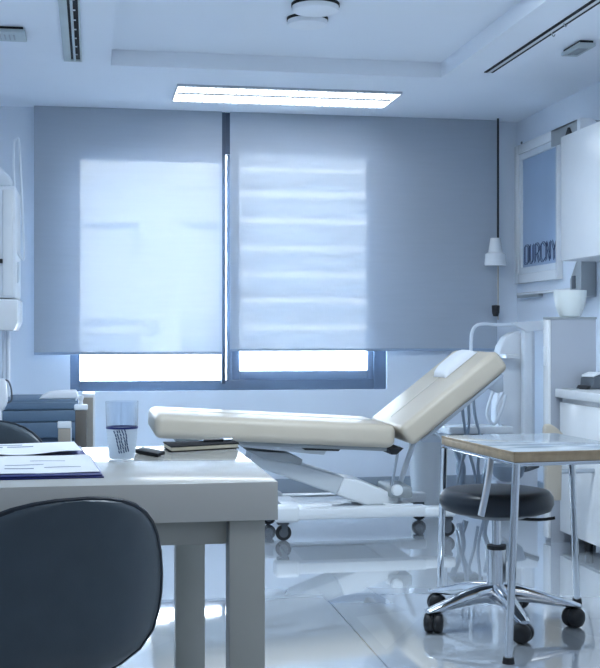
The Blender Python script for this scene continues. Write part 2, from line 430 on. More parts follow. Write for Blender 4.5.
# ------------------------------------------------------------------ ceiling fittings
# long troffer light
A, B_, C_, D_ = onZ(178, 84, ZC), onZ(401, 92, ZC), onZ(174, 99, ZC), onZ(384, 106, ZC)
lx0, lx1, ly0, ly1 = A.x, B_.x, A.y, C_.y
t = thing('ceiling_light', 'long lit white fluorescent ceiling light in front of the blinds', 'light', ((lx0 + lx1) / 2, (ly0 + ly1) / 2, ZC))
o = t.location
z0 = ZC - 0.016
b = NB()
box(b, (lx0 - 0.006, ly0 - 0.006, z0), (lx1 + 0.006, ly0, ZC)); box(b, (lx0 - 0.006, ly1, z0), (lx1 + 0.006, ly1 + 0.006, ZC))
box(b, (lx0 - 0.006, ly0, z0), (lx0, ly1, ZC)); box(b, (lx1, ly0, z0), (lx1 + 0.006, ly1, ZC))
obj('housing', rel(b, o), 'steel', t)
b = NB(); box(b, (lx0, ly0, ZC - 0.008), (lx1, ly1, ZC - 0.001)); obj('diffuser', rel(b, o), 'lamp', t)
for k in range(2):
    y = ly0 + (ly1 - ly0) * (0.27 + 0.46 * k)
    b = NB(); tube(b, [(lx0 + 0.03, y, ZC - 0.006), (lx1 - 0.03, y, ZC - 0.006)], 0.009, 12); obj('fluorescent_tube', rel(b, o), 'tubelamp', t)
b = NB()
ym = (ly0 + ly1) / 2
prism(b, [(ym - 0.03, ZC - 0.0085), (ym, z0 + 0.002), (ym + 0.03, ZC - 0.0085)], 'x', lx0 + 0.01, lx1 - 0.01)
obj('reflector_ridge', rel(b, o), 'steel', t)
b = NB()
nb = 30
for k in range(1, nb):
    x = lx0 + (lx1 - lx0) * k / nb
    box(b, (x - 0.002, ly0 + 0.002, z0 - 0.006), (x + 0.002, ly1 - 0.002, z0 + 0.0015))
lv = obj('louvre_blades', rel(b, o), 'steel', t)

# two round ceiling sensors in the tray
def detector(cxp, cyp, wpx, label):
    zt = ZC + 0.09
    c = onZ(cxp, cyp, zt - 0.03)
    r = wpx / 2 * c.length / F * 1.0
    t = thing('smoke_detector', label, 'detector', (c.x, c.y, zt), group='round ceiling detectors in the tray')
    b = NB(); lathe(b, [(0, 0), (r * 1.0, 0), (r * 1.0, -0.014), (0, -0.014)], seg=40); obj('shadow_ring', b, 'slot', t)  # black ring stands for the shadow gap above the cover
    b = NB(); lathe(b, [(0, -0.014), (r * 0.97, -0.014), (r * 0.97, -0.026), (r * 0.93, -0.036), (r * 0.5, -0.042), (0, -0.044)], seg=40); obj('cover', b, 'whitep', t)
detector(315.5, 10, 44, 'larger round white ceiling detector nearer the viewer, top of the pair')
detector(307.5, 24, 38, 'smaller round white ceiling detector just below the larger one, nearer the window')

# left slotted vent
vx0, vx1, vy1 = onZ(61, 30, ZC).x, onZ(81, 58, ZC).x, onZ(70, 58, ZC).y
t = thing('ceiling_vent', 'short wide slotted ceiling vent with black slots above the left blind', 'vent', ((vx0 + vx1) / 2, vy1 - 0.8, ZC))
o = t.location; vy0 = vy1 - 1.6
b = NB(); w = vx1 - vx0
for f0, f1 in ((0, 0.42), (0.56, 0.70), (0.95, 1.06)):
    box(b, (vx0 + w * f0, vy0, ZC - 0.014), (vx0 + w * f1, vy1, ZC), bev=0.002)
box(b, (vx0, vy1, ZC - 0.014), (vx0 + w * 1.06, vy1 + 0.03, ZC))
obj('vent_frame', rel(b, o), 'greyplas', t)
b = NB(); box(b, (vx0 + w * 0.42, vy0, ZC - 0.005), (vx0 + w * 0.95, vy1, ZC)); obj('dark_slot', rel(b, o), 'slot', t)
for k in range(8):
    y = vy1 - 0.12 - k * 0.18
    b = NB(); box(b, (vx0 + w * 0.70, y - 0.005, ZC - 0.009), (vx0 + w * 0.82, y + 0.005, ZC - 0.004)); obj('vane', rel(b, o), 'silverfr', t)

# right linear slot diffuser
q = onZ(484, 72, ZC); q2 = onZ(588, 0, ZC)
t = thing('linear_diffuser', 'long slim ceiling slot with two black lines, upper right', 'vent', (q.x, (q.y + q2.y) / 2, ZC))
o = t.location
sx = q.x
b = NB(); box(b, (sx + 0.018, q2.y - 1.2, ZC - 0.006), (sx + 0.036, q.y, ZC)); obj('centre_bar', rel(b, o), 'white', t)
for dx in (0, 0.036):
    b = NB(); box(b, (sx + dx, q2.y - 1.2, ZC - 0.004), (sx + dx + 0.018, q.y, ZC)); obj('dark_slot', rel(b, o), 'slot', t)

# small square ceiling units
def sq_unit(corners, label):
    pn, pf = corners
    a, c = onZ(*pn, ZC - 0.03), onZ(*pf, ZC - 0.03)
    x0, x1 = min(a.x, c.x), max(a.x, c.x); y0, y1 = min(a.y, c.y), max(a.y, c.y)
    t = thing('ceiling_speaker', label, 'ceiling unit', ((x0 + x1) / 2, (y0 + y1) / 2, ZC), group='flat square ceiling units')
    o = t.location
    b = NB(); box(b, (x0 + 0.01, y0 + 0.01, ZC - 0.015), (x1 - 0.01, y1 - 0.01, ZC)); obj('shadow_box', rel(b, o), 'slot', t)  # black inset plays the shadow gap behind the cover
    b = NB(); box(b, (x0, y0, ZC - 0.032), (x1, y1, ZC - 0.013), bev=0.004); obj('cover', rel(b, o), 'greyplas', t)
    b = NB()
    for k in range(5):
        xx = x0 + (x1 - x0) * (0.2 + 0.12 * k)
        box(b, (xx, y0 + 0.05, ZC - 0.035), (xx + 0.006, y1 - 0.05, ZC - 0.031))
    obj('grille', rel(b, o), 'greysteel', t)
sq_unit(((596, 46), (561, 56)), 'small flat grey ceiling unit near the right wall')
sq_unit(((-14, 31), (27, 42)), 'small flat grey ceiling unit at the far left edge')
for px, py, lab in ((552, 32, 'left one of two tiny ceiling hooks beside the right slot'), (564, 22, 'right one of two tiny ceiling hooks beside the right slot')):
    p = onZ(px, py, ZC)
    b = NB(); tube(b, [(0, 0, 0.0), (0, 0, -0.012), (0.008, 0.0, -0.022), (0.016, 0, -0.012)], 0.003, 8, smooth=4)
    h = obj('ceiling_hook', b, 'greysteel'); h.location = p; tag(h, lab, 'hook', 'tiny ceiling hooks')

# ------------------------------------------------------------------ right wall: framed board, cabinets
fa, fb = onX(515, 148, XR).y, onX(563, 279, XR).y
fy0, fy1 = fb, min(fa, YB - 0.05)
fz0, fz1 = 1.455, 2.43
t = thing('framed_poster', 'white framed blue grey poster with outline letters on the right wall', 'picture', (XR - 0.03, (fy0 + fy1) / 2, fz0))
o = t.location
def rect_frame(b, y0, y1, z0, z1, wd, wn, xa, xb, bev=0.004):
    box(b, (xa, y0, z0), (xb, y0 + wn, z1), bev=bev); box(b, (xa, y1 - wd, z0), (xb, y1, z1), bev=bev)
    box(b, (xa, y0 + wn, z0), (xb, y1 - wd, z0 + wd), bev=bev); box(b, (xa, y0 + wn, z1 - wd), (xb, y1 - wd, z1), bev=bev)
b = NB(); rect_frame(b, fy0, fy1, fz0, fz1, 0.065, 0.03, XR - 0.04, XR - 0.001); obj('outer_frame', rel(b, o), 'white', t)
b = NB(); rect_frame(b, fy0 + 0.03, fy1 - 0.065, fz0 + 0.065, fz1 - 0.065, 0.045, 0.015, XR - 0.03, XR - 0.002); obj('inner_mount', rel(b, o), 'silverfr', t)
b = NB(); box(b, (XR - 0.016, fy0 + 0.045, fz0 + 0.11), (XR - 0.004, fy1 - 0.11, fz1 - 0.11)); art = obj('poster', rel(b, o), 'poster', t)
# outline lettering, read from the far end towards the viewer
LET = {
 'O': [[(0, .1), (.1, 0), (.5, 0), (.6, .1), (.6, .9), (.5, 1), (.1, 1), (0, .9), (0, .1)]],
 'U': [[(0, 1), (0, .15), (.15, 0), (.35, 0), (.5, .15), (.5, 1)]],
 'P': [[(0, 0), (0, 1), (.35, 1), (.55, .85), (.55, .6), (.35, .45), (0, .45)], [(.3, .45), (.6, 0)]],
 'C': [[(.62, .85), (.45, 1), (.2, 1), (0, .8), (0, .2), (.2, 0), (.45, 0), (.62, .15)]],
 'N': [[(0, 0), (0, 1), (.55, 0), (.55, 1)]],
 'Y': [[(0, 1), (.3, .5), (.6, 1)], [(.3, .5), (.3, 0)]],
}
ya, yb = fy1 - 0.135, fy0 + 0.055
hgt = 0.125; zb = fz0 + 0.13
wl = (ya - yb) / 6
b = NB()
for i, ch in enumerate('OUPCNY'):
    for st in LET[ch]:
        for off in (0.0, 0.018):
            pts = [(XR - 0.0185, ya - wl * (i + 0.06 + 1.2 * u) - off, zb + hgt * v + off * 0.5) for u, v in st]
            for A, B in zip(pts, pts[1:]):
                tube(b, [A, B], 0.0024, 6)
obj('lettering', rel(b, o), 'letter', art)

# ledge box under the poster
ya_, yb_ = 8.12, 7.03
t = thing('wall_ledge', 'white ledge with a grey end strip on the wall under the poster', 'shelf', (XR - 0.05, (ya_ + yb_) / 2, 1.36))
o = t.location
b = NB(); box(b, (XR - 0.035, yb_, 1.372), (XR - 0.001, ya_, 1.39), bev=0.004); obj('ledge', rel(b, o), 'white', t)
b = NB(); box(b, (XR - 0.037, yb_ + 0.66, 1.352), (XR - 0.005, ya_ - 0.02, 1.3715), bev=0.002); obj('grey_strip', rel(b, o), 'greysteel', t)
# wall screws
for (px, py, lab) in ((522, 143, 'small dark screw on the right wall above the poster corner'), (505, 263, 'small dark screw beside the white cord cover')):
    p = onX(px, py, XR) if px > 517 else onY(px, py, YB)
    b = NB(); bmesh.ops.create_uvsphere(b, u_segments=12, v_segments=8, radius=0.011)
    h = obj('wall_screw', b, 'darksteel'); h.location = p; tag(h, lab, 'screw')

# upper wall cabinet
uy1 = onX(560.5, 200, 2.66).y
t = thing('wall_cabinet', 'white wall cabinet hanging at the right edge above the counter', 'cabinet', (2.83, uy1 - 0.6, 1.5))
o = t.location
uz0, uz1 = onX(562, 261, 2.66).z, onX(561, 137, 2.66).z
b = NB(); box(b, (2.68, uy1 - 1.3, uz0), (XR - 0.001, uy1, uz1), bev=0.004); cab = obj('body', rel(b, o), 'white', t)
for k in range(2):
    y1d = uy1 - 0.003 - k * 0.652
    b = NB(); box(b, (2.66, y1d - 0.645, uz0 + 0.001), (2.679, y1d, uz1 - 0.001), bev=0.003); obj('door', rel(b, o), 'white', t)

# metal bracket above the cabinet
p = onX(551, 132, 2.80); p2 = onX(577, 118, 2.80)
t = thing('wall_bracket', 'grey metal bracket with rounded end above the wall cabinet', 'bracket', (2.9, (p.y + p2.y) / 2, p.z))
o = t.location
zt = (p.z + p2.z) / 2
b = NB(); box(b, (2.80, p2.y, zt - 0.10), (2.815, p.y, zt), bev=0.002); box(b, (2.80, p2.y, zt - 0.012), (XR - 0.001, p.y, zt), bev=0.002); obj('channel', rel(b, o), 'greysteel', t)
b = NB()
pts = [(2.80, zt - 0.10), (2.80, zt), (2.86, zt + 0.0)] + [(2.86 + 0.05 * math.sin(a), zt - 0.05 + 0.05 * math.cos(a)) for a in [PI * k / 10 for k in range(1, 10)]] + [(2.86, zt - 0.10)]
prism(b, pts, 'y', p2.y - 0.05, p2.y, bev=0.002); obj('end_cap', rel(b, o), 'silverfr', t)
b = NB(); prism(b, [(p.y - 0.36, zt - 0.098), (p.y - 0.24, zt - 0.098), (p.y - 0.30, zt - 0.03)], 'x', 2.785, 2.80); obj('clip', rel(b, o), 'black', t)

# tall narrow grey cabinet
cy0 = 6.02
ta, tb = onY(549, 317, cy0), onY(596, 317, cy0)
cdep = onX(543.5, 320, ta.x).y - cy0
t = thing('tall_cabinet', 'tall narrow grey cabinet with white front edge holding the white bowl', 'cabinet', ((ta.x + tb.x) / 2, cy0 + cdep / 2, 0))
o = t.location
b = NB(); box(b, (ta.x + 0.012, cy0, 0), (tb.x, cy0 + cdep, ta.z - 0.012)); obj('body', rel(b, o), 'greycab', t)
b = NB(); box(b, (ta.x - 0.002, cy0 + 0.004, 0.02), (ta.x + 0.012, cy0 + cdep, ta.z - 0.014), bev=0.003); dr = obj('door', rel(b, o), 'white', t)
b = NB(); box(b, (ta.x - 0.016, cy0 + cdep * 0.45, 0.93), (ta.x - 0.002, cy0 + cdep * 0.45 + 0.012, 1.03), bev=0.003); obj('handle', rel(b, o), 'silverfr', dr)
b = NB(); box(b, (ta.x - 0.004, cy0 - 0.004, ta.z - 0.012), (tb.x + 0.004, cy0 + cdep, ta.z), bev=0.003); obj('top_panel', rel(b, o), 'greysteel', t)
# bowl
bc = onY(570, 316, cy0 + cdep / 2); bc.z = ta.z
sc = bc.length / F
b = NB(); lathe(b, [(0, 0.001), (9 * sc, 0.001), (10.5 * sc, 0.01), (14 * sc, 0.06), (15.5 * sc, 0.11), (15.6 * sc, 0.142), (14.8 * sc, 0.142), (14.4 * sc, 0.11), (13 * sc, 0.06), (8 * sc, 0.014), (0, 0.012)], seg=36)
h = obj('bowl', b, 'ceramic', ang=60); h.location = bc; tag(h, 'rounded white bowl on top of the tall grey cabinet', 'bowl')

# dispenser on the wall between cabinet and bowl
p = onX(579, 262, 2.86)
t = thing('towel_dispenser', 'grey metal dispenser under the end of the wall cabinet', 'dispenser', (2.93, p.y, 1.38))
o = t.location
yd = onX(579, 280, 2.93).y
zd0, zd1 = onX(579, 297, 2.93).z, uz0 - 0.002
b = NB(); prism(b, [(yd - 0.10, zd0), (yd + 0.07, zd0), (yd + 0.07, zd1 - 0.08), (yd - 0.05, zd1 + 0.05), (yd - 0.10, zd1 + 0.05)], 'x', 2.90, XR - 0.001, bev=0.006); obj('shell', rel(b, o), 'greysteel', t)
b = NB(); box(b, (2.893, yd - 0.02, zd0 + 0.05), (2.901, yd + 0.03, zd0 + 0.13), bev=0.003); obj('window_slot', rel(b, o), 'darksteel', t)
b = NB(); box(b, (2.88, yd - 0.04, zd0 - 0.022), (2.95, yd + 0.12, zd0), bev=0.004); obj('outlet', rel(b, o), 'black', t)

# counter
XC = 2.425
cyE = 6.0
ztop = onX(554, 388.5, XC - 0.02).z
t = thing('base_cabinet', 'white base cabinet at the right edge under the worktop', 'cabinet', (2.71, cyE - 0.9, 0))
o = t.location
b = NB(); box(b, (XC + 0.02, cyE - 2.4, 0.06), (XR - 0.001, cyE, ztop - 0.045), bev=0.003); obj('body', rel(b, o), 'white', t)
for k in range(4):
    b = NB(); box(b, (XC, cyE - 0.006 - 0.60 * (k + 1), 0.065), (XC + 0.019, cyE - 0.012 - 0.60 * k, ztop - 0.07), bev=0.003); obj('door', rel(b, o), 'white', t)
for k in range(3):
    b = NB(); lathe(b, [(0, 0), (0.02, 0), (0.022, 0.06), (0, 0.06)], (XC + 0.06, cyE - 0.25 - k * 0.9, 0), 14); obj('foot', rel(b, o), 'black', t)
b = NB(); box(b, (XC - 0.02, cyE - 2.4, ztop - 0.045), (XR - 0.001, cyE + 0.005, ztop), bev=0.004)
h = obj('worktop', b, 'white'); tag(h, 'bright white worktop over the base cabinet at the right edge', 'worktop')

# items on the counter
p = onZ(588, 389, ztop)
t = thing('desktop_instrument', 'dark grey desktop instrument with white top on the right worktop', 'instrument', (p.x + 0.02, p.y, ztop), R(20))
b = NB(); prism(b, [(-0.055, 0.002), (0.09, 0.002), (0.10, 0.055), (0.02, 0.075), (-0.03, 0.06), (-0.035, 0.02)], 'y', -0.05, 0.05, bev=0.005); obj('body', b, 'darksteel', t)
b = NB(); prism(b, [(-0.03, 0.062), (0.02, 0.077), (0.10, 0.057), (0.10, 0.075), (0.02, 0.09), (-0.03, 0.075)], 'y', -0.045, 0.045, bev=0.004); obj('top_cover', b, 'whitep', t)
b = NB(); prism(b, [(-0.075, 0.0), (-0.045, 0.0), (-0.04, 0.022), (-0.06, 0.02)], 'y', -0.04, 0.04, bev=0.003); obj('front_foot', b, 'black', t)
b = NB(); tube(b, [(0.02, -0.03, 0.085), (0.06, -0.035, 0.083), (0.12, -0.03, 0.095)], 0.006, 8, smooth=4); obj('handle', b, 'black', t)
p = onZ(571, 387.5, ztop)
b = NB(); box(b, (-0.025, -0.06, 0.0005), (0.02, 0.06, 0.005), bev=0.001)
h = obj('card', b, 'greysteel'); h.location = (XC + 0.035, 5.92, ztop); tag(h, 'thin grey card lying on the worktop beside the dark instrument', 'card')

# beige moulded holder on the front corner of the base cabinet
pa = onX(543, 424, 2.30)
YH = 5.55
A, B_ = onY(543.5, 424, YH), onY(562, 500, YH)
t = thing('arm_holder', 'beige moulded holder with rounded top behind the marble table', 'holder', (A.x + 0.03, YH, B_.z))
o = t.location
zt, zb = A.z, B_.z
x0, x1 = A.x, onY(556, 424, YH).x
pts = [(x0 + 0.01, zb), (onY(560, 500, YH).x, zb), (onY(561, 450, YH).x, zt - 0.13), (onY(564, 436, YH).x, zt - 0.058), (onY(556, 430, YH).x, zt - 0.02), (onY(550, 424, YH).x, zt), (onY(545, 424, YH).x, zt - 0.002), (x0, zt - 0.02), (x0, zt - 0.06), (x0 + 0.01, zt - 0.12)]
b = NB(); prism(b, pts, 'y', YH - 0.02, YH + 0.02, bev=0.007, seg=3); obj('moulding', rel(b, o), 'beige', t)
b = NB(); tube(b, [(x1, YH, zb + 0.14), (XC + 0.001, YH, zb + 0.14)], 0.012, 10); obj('mounting_stub', rel(b, o), 'steel', t)

# ------------------------------------------------------------------ treatment couch
BY0, BY1 = 6.22, 6.95
hx, hz = onY(397, 425, BY0).x, onY(397, 425, BY0).z      # hinge, top front
lx, lz = onY(155, 414, BY0).x, onY(155, 414, BY0).z
bx = onY(350, 540, BY0).x
bed = thing('treatment_couch', 'cream padded treatment couch with raised backrest below the window', 'couch', (bx, (BY0 + BY1) / 2, 0))
o = bed.location
tilt = math.atan2(lz - hz, hx - lx)
TH = 0.127
Lm = math.hypot(hx - lx, lz - hz)
mt = Ry(tilt, (hx, 0, hz))
b = NB(); box(b, (hx - Lm, BY0, hz - TH), (hx, BY1, hz), bev=0.042, seg=6, mtx=mt)
seat = obj('seat_cushion', rel(b, o), 'cream', bed, ang=60)
b = NB()
box(b, (hx - Lm + 0.12, BY0 + 0.07, hz - TH - 0.022), (hx - 0.03, BY1 - 0.07, hz - TH), mtx=mt, bev=0.004)
obj('seat_frame', rel(b, o), 'greysteel', bed)
# seam across the leg section
b = NB(); xs = hx - 0.60
tube(b, [mt @ Vector((hx - Lm + 0.06, (BY0 + BY1) / 2, hz + 0.0005)), mt @ Vector((hx - 0.05, (BY0 + BY1) / 2, hz + 0.0005))], 0.0022, 6); obj('seam', rel(b, o), 'piping', seat)
# backrest
e1 = onY(496.5, 349.5, BY0)
h1 = Vector((hx + 0.012, BY0, hz - 0.02))
ang = math.atan2(e1.z - h1.z, e1.x - h1.x)
Lb = math.hypot(e1.x - h1.x, e1.z - h1.z)
mb = Matrix.Translation(h1) @ Matrix.Rotation(-ang, 4, 'Y')
W_ = BY1 - BY0
b = NB(); box(b, (0, 0, -TH), (Lb, W_, 0), mtx=mb, bev=0.035, seg=5)
back = obj('backrest_cushion', rel(b, o), 'cream', bed, ang=60)
b = NB(); tube(b, [mb @ Vector((0.06, W_ / 2, 0.0005)), mb @ Vector((Lb - 0.05, W_ / 2, 0.0005))], 0.0022, 6); obj('seam', rel(b, o), 'piping', back)
b = NB(); box(b, (0.06, 0.02, -TH - 0.018), (Lb - 0.05, 0.05, -TH + 0.001), mtx=mb, bev=0.003); box(b, (0.06, W_ - 0.05, -TH - 0.018), (Lb - 0.05, W_ - 0.02, -TH + 0.001), mtx=mb, bev=0.003)
box(b, (0.08, 0.05, -TH - 0.012), (Lb - 0.08, W_ - 0.05, -TH + 0.001), mtx=mb)
obj('backrest_frame', rel(b, o), 'steel', bed)
b = NB(); prism(b, [(Lb - 0.16, -TH - 0.016), (Lb - 0.05, -TH - 0.016), (Lb - 0.10, -TH - 0.085), (Lb - 0.135, -TH - 0.07)], 'y', 0.03, 0.05, bev=0.004, mtx=mb); obj('gusset', rel(b, o), 'steel', bed)
# hinge block
b = NB(); prism(b, [(hx - 0.035, hz - 0.13), (hx + 0.055, hz - 0.13), (hx + 0.015, hz - 0.165), (hx - 0.015, hz - 0.165)], 'y', BY0 + 0.06, BY1 - 0.06, bev=0.004); obj('hinge', rel(b, o), 'black', bed)
YA = BY0 + 0.16    # lifting arm near face
def q(px, py, Y=YA): p = onY(px, py, Y); return (p.x, p.z)
b = NB(); prism(b, [q(236, 440), q(328, 444), q(322, 454), q(240, 446)], 'y', YA - 0.06, BY1 - 0.12, bev=0.004); obj('upper_bracket', rel(b, o), 'bedsteel', bed)
b = NB(); prism(b, [q(298, 446), q(341, 445.5), q(336, 450), q(303, 449)], 'y', YA - 0.07, YA + 0.0, bev=0.002); obj('latch', rel(b, o), 'black', bed)
b = NB(); prism(b, [q(246, 450), q(288, 453), q(302, 459), q(301, 464), q(262, 458)], 'y', YA - 0.02, YA + 0.20, bev=0.004); obj('pivot_plate', rel(b, o), 'greysteel', bed)
b = NB(); prism(b, [q(252, 452), q(268, 454.5), q(345, 477.5), q(337, 495), q(262, 469), q(248, 464)], 'y', YA, YA + 0.22, bev=0.012, seg=3); obj('upper_arm', rel(b, o), 'bedsteel', bed)
b = NB(); prism(b, [q(344, 477.5), q(360, 480), q(399, 496.5), q(398, 504), q(366, 505.5), q(337, 495)], 'y', YA - 0.012, YA + 0.232, bev=0.012, seg=3); obj('lower_arm', rel(b, o), 'bedwhite', bed)
# base beams
def base_beam(Y):
    A, B_ = onY(283, 508, BY0 + 0.04), onY(424, 500, BY0 + 0.04)
    b = NB(); box(b, (A.x, Y, 0.115), (B_.x + 0.02, Y + 0.09, 0.172), bev=0.008)
    obj('base_rail', rel(b, o), 'bedwhite', bed)
    return A.x, B_.x + 0.02
ax, bxr = base_beam(BY0 + 0.04)
base_beam(BY1 - 0.13)
b = NB(); box(b, (ax + 0.03, BY0 + 0.10, 0.12), (ax + 0.13, BY1 - 0.10, 0.168), bev=0.006); obj('cross_member', rel(b, o), 'bedwhite', bed)
b = NB(); box(b, (bxr - 0.22, BY0 + 0.10, 0.12), (bxr - 0.06, BY1 - 0.10, 0.178), bev=0.006); obj('cross_member', rel(b, o), 'bedwhite', bed)
b = NB(); box(b, (ax + 0.12, BY0 + 0.135, 0.125), (bxr - 0.2, BY1 - 0.135, 0.16), bev=0.004); obj('base_plate', rel(b, o), 'bedsteel', bed)
b = NB(); box(b, (ax - 0.04, BY0 + 0.035, 0.10), (ax + 0.09, BY0 + 0.14, 0.19), bev=0.02, seg=3); obj('end_cover', rel(b, o), 'bedwhite', bed)
b = NB(); box(b, (bxr - 0.02, BY0 + 0.035, 0.11), (bxr + 0.16, BY0 + 0.12, 0.165), bev=0.015, seg=3); obj('end_cover', rel(b, o), 'bedwhite', bed)
b = NB(); box(b, (ax - 0.04, BY1 - 0.135, 0.10), (ax + 0.09, BY1 - 0.035, 0.19), bev=0.02, seg=3); obj('end_cover', rel(b, o), 'bedwhite', bed)
b = NB(); box(b, (bxr - 0.02, BY1 - 0.125, 0.11), (bxr + 0.16, BY1 - 0.035, 0.165), bev=0.015, seg=3); obj('end_cover', rel(b, o), 'bedwhite', bed)
def caster(x, y):
    b = NB(); lathe(b, [(0, -0.014), (0.036, -0.014), (0.042, -0.009), (0.042, 0.009), (0.036, 0.014), (0, 0.014)], seg=24, mtx=Matrix.Translation((x, y, 0.0425)) @ Matrix.Rotation(R(90), 4, 'X') )
    w = obj('caster', rel(b, o), 'black', bed)
    b = NB(); lathe(b, [(0, -0.017), (0.024, -0.017), (0.024, 0.017), (0, 0.017)], seg=20, mtx=Matrix.Translation((x, y, 0.0425)) @ Matrix.Rotation(R(90), 4, 'X')); obj('hub', rel(b, o), 'darksteel', w)
    b = NB(); box(b, (x - 0.035, y - 0.022, 0.086), (x + 0.03, y + 0.022, 0.108), bev=0.006); box(b, (x - 0.012, y - 0.021, 0.045), (x + 0.02, y - 0.017, 0.09)); box(b, (x - 0.012, y + 0.017, 0.045), (x + 0.02, y + 0.021, 0.09)); obj('fork', rel(b, o), 'darksteel', w)
caster(ax + 0.01, BY0 + 0.09); caster(bxr + 0.12, BY0 + 0.08); caster(ax + 0.01, BY1 - 0.09); caster(bxr + 0.12, BY1 - 0.08)
# backrest support strut and its drive
b = NB()
A, B_ = onY(399, 446, BY0 + 0.14), onY(391, 489, BY0 + 0.14)
tube(b, [A, B_], 0.008, 10); obj('support_strut', rel(b, o), 'steel', bed)
b = NB(); tube(b, [onY(414, 441, BY0 + 0.40), onY(398, 489, BY0 + 0.36)], 0.016, 10); obj('lift_cylinder', rel(b, o), 'tubing', bed)
b = NB(); A = onY(390, 487, BY0 + 0.1); B_ = onY(413, 498, BY0 + 0.1); box(b, (A.x, BY0 + 0.10, B_.z), (B_.x, BY0 + 0.40, A.z), bev=0.014, seg=3); obj('drive_box', rel(b, o), 'greysteel', bed)
b = NB(); c = onY(397, 490, BY0 + 0.09); lathe(b, [(0, -0.02), (0.028, -0.02), (0.032, 0), (0.028, 0.02), (0, 0.02)], seg=20, mtx=Matrix.Translation(c) @ Matrix.Rotation(R(90), 4, 'X')); obj('drive_knob', rel(b, o), 'bedwhite', bed)
b = NB(); tube(b, [onY(432, 430, BY0 + 0.1), onY(440, 437, BY0 + 0.1), onY(443, 446, BY0 + 0.1)], 0.008, 8, smooth=4); obj('side_handle', rel(b, o), 'steel', bed)

# pillow on the backrest
mp_ = mb @ Matrix.Translation((Lb * 0.61, W_ * 0.33, 0.003))
b = NB()
t_ = bmesh.new(); nx, ny = 14, 14; LX, LY, TZ = 0.235, 0.24, 0.045
vt, vb = {}, {}
for i in range(nx + 1):
    for j in range(ny + 1):
        u, v = i / nx, j / ny
        e = max(0.0, 1 - (2 * u - 1) ** 6) ** 0.6 * max(0.0, 1 - (2 * v - 1) ** 6) ** 0.6
        zz = TZ * (0.12 + 0.88 * e) * (0.75 + 0.25 * (1 - (2 * u - 1) ** 2))
        vt[i, j] = t_.verts.new((u * LX, v * LY, zz)); vb[i, j] = t_.verts.new((u * LX, v * LY, 0.0))
for i in range(nx):
    for j in range(ny):
        t_.faces.new([vt[i, j], vt[i + 1, j], vt[i + 1, j + 1], vt[i, j + 1]]); t_.faces.new([vb[i, j], vb[i, j + 1], vb[i + 1, j + 1], vb[i + 1, j]])
for i in range(nx):
    t_.faces.new([vb[i, 0], vb[i + 1, 0], vt[i + 1, 0], vt[i, 0]]); t_.faces.new([vt[i, ny], vt[i + 1, ny], vb[i + 1, ny], vb[i, ny]])
for j in range(ny):
    t_.faces.new([vt[0, j], vt[0, j + 1], vb[0, j + 1], vb[0, j]]); t_.faces.new([vb[nx, j], vb[nx, j + 1], vt[nx, j + 1], vt[nx, j]])
merge(b, t_, mp_)
pl = mp_.translation.copy()
h = obj('pillow', rel(b, pl), 'paper', ang=50); h.location = pl; tag(h, 'small flat white pillow lying on the raised couch backrest', 'pillow')

# ------------------------------------------------------------------ things behind the couch
YK = 7.15
c = onY(428, 434, YK); zb = c.z; sc = c.length / F
t = thing('waste_bin', 'white tapered bin behind the couch hinge', 'bin', (c.x, YK, 0))
rt, rb = 20 * sc, 14.5 * sc
b = NB(); lathe(b, [(0, 0), (rb, 0), (rb + 0.004, 0.01), (rt, zb - 0.03), (rt - 0.008, zb - 0.03), (rb - 0.004, 0.015), (0, 0.015)], seg=36); obj('body', b, 'white', t, ang=50)
b = NB(); lathe(b, [(rt - 0.012, zb - 0.04), (rt + 0.006, zb - 0.04), (rt + 0.006, zb), (rt - 0.012, zb)], seg=36, close_bot=False, close_top=False); obj('rim', b, 'tubing', t)

YT = 7.45
cxp = onY(500, 430, YT).x
t = thing('equipment_cart', 'white medical equipment stand with curved tube arm behind the backrest', 'equipment', (onY(505, 430, YT).x, YT, 0))
o = t.location
pA, pB = onY(527, 326, YT).x, onY(527, 430, YT)
b = NB(); box(b, (onY(522, 326, YT).x, YT - 0.03, 0.05), (onY(532, 326, YT).x, YT + 0.03, onY(527, 326, YT).z), bev=0.012, seg=3); obj('post', rel(b, o), 'whitep', t)
b = NB(); tube(b, [onY(542, 323, YT), onY(525, 324.5, YT), onY(500, 325, YT), onY(484, 324, YT), onY(476, 326, YT), onY(472, 333, YT), onY(471, 350, YT), onY(470, 395, YT), onY(468, 430, YT)], 0.011, 10, smooth=5); obj('curved_arm', rel(b, o), 'tubing', t)
b = NB(); prism(b, [(onY(507, 324, YT).x, onY(507, 322.5, YT).z), (onY(545, 321, YT).x, onY(545, 320.5, YT).z), (onY(541, 330, YT).x, onY(541, 330, YT).z), (onY(524, 332, YT).x, onY(524, 332, YT).z)], 'y', YT - 0.05, YT - 0.031, bev=0.008, seg=3); obj('arm_shroud', rel(b, o), 'whitep', t)
Yp = YT + 0.06
pp = [(497, 358), (500, 346), (505, 337), (512, 332.5), (522, 331), (534, 331), (534, 440), (495, 440)]
b = NB(); prism(b, [(onY(x, y, Yp).x, onY(x, y, Yp).z) for x, y in pp], 'y', Yp - 0.02, Yp + 0.10, bev=0.012, seg=3); obj('rounded_panel', rel(b, o), 'whitep', t)
A, B_ = onY(503, 354, YT - 0.05), onY(517, 358.5, YT - 0.05)
b = NB(); box(b, (A.x, YT - 0.10, B_.z), (B_.x, YT + 0.04, A.z), bev=0.008); obj('small_ledge', rel(b, o), 'white', t)
A, B_ = onY(440, 425, YT), onY(503, 431, YT)
b = NB(); box(b, (A.x, YT - 0.20, B_.z), (B_.x, YT + 0.04, A.z), bev=0.008); obj('tray', rel(b, o), 'white', t)
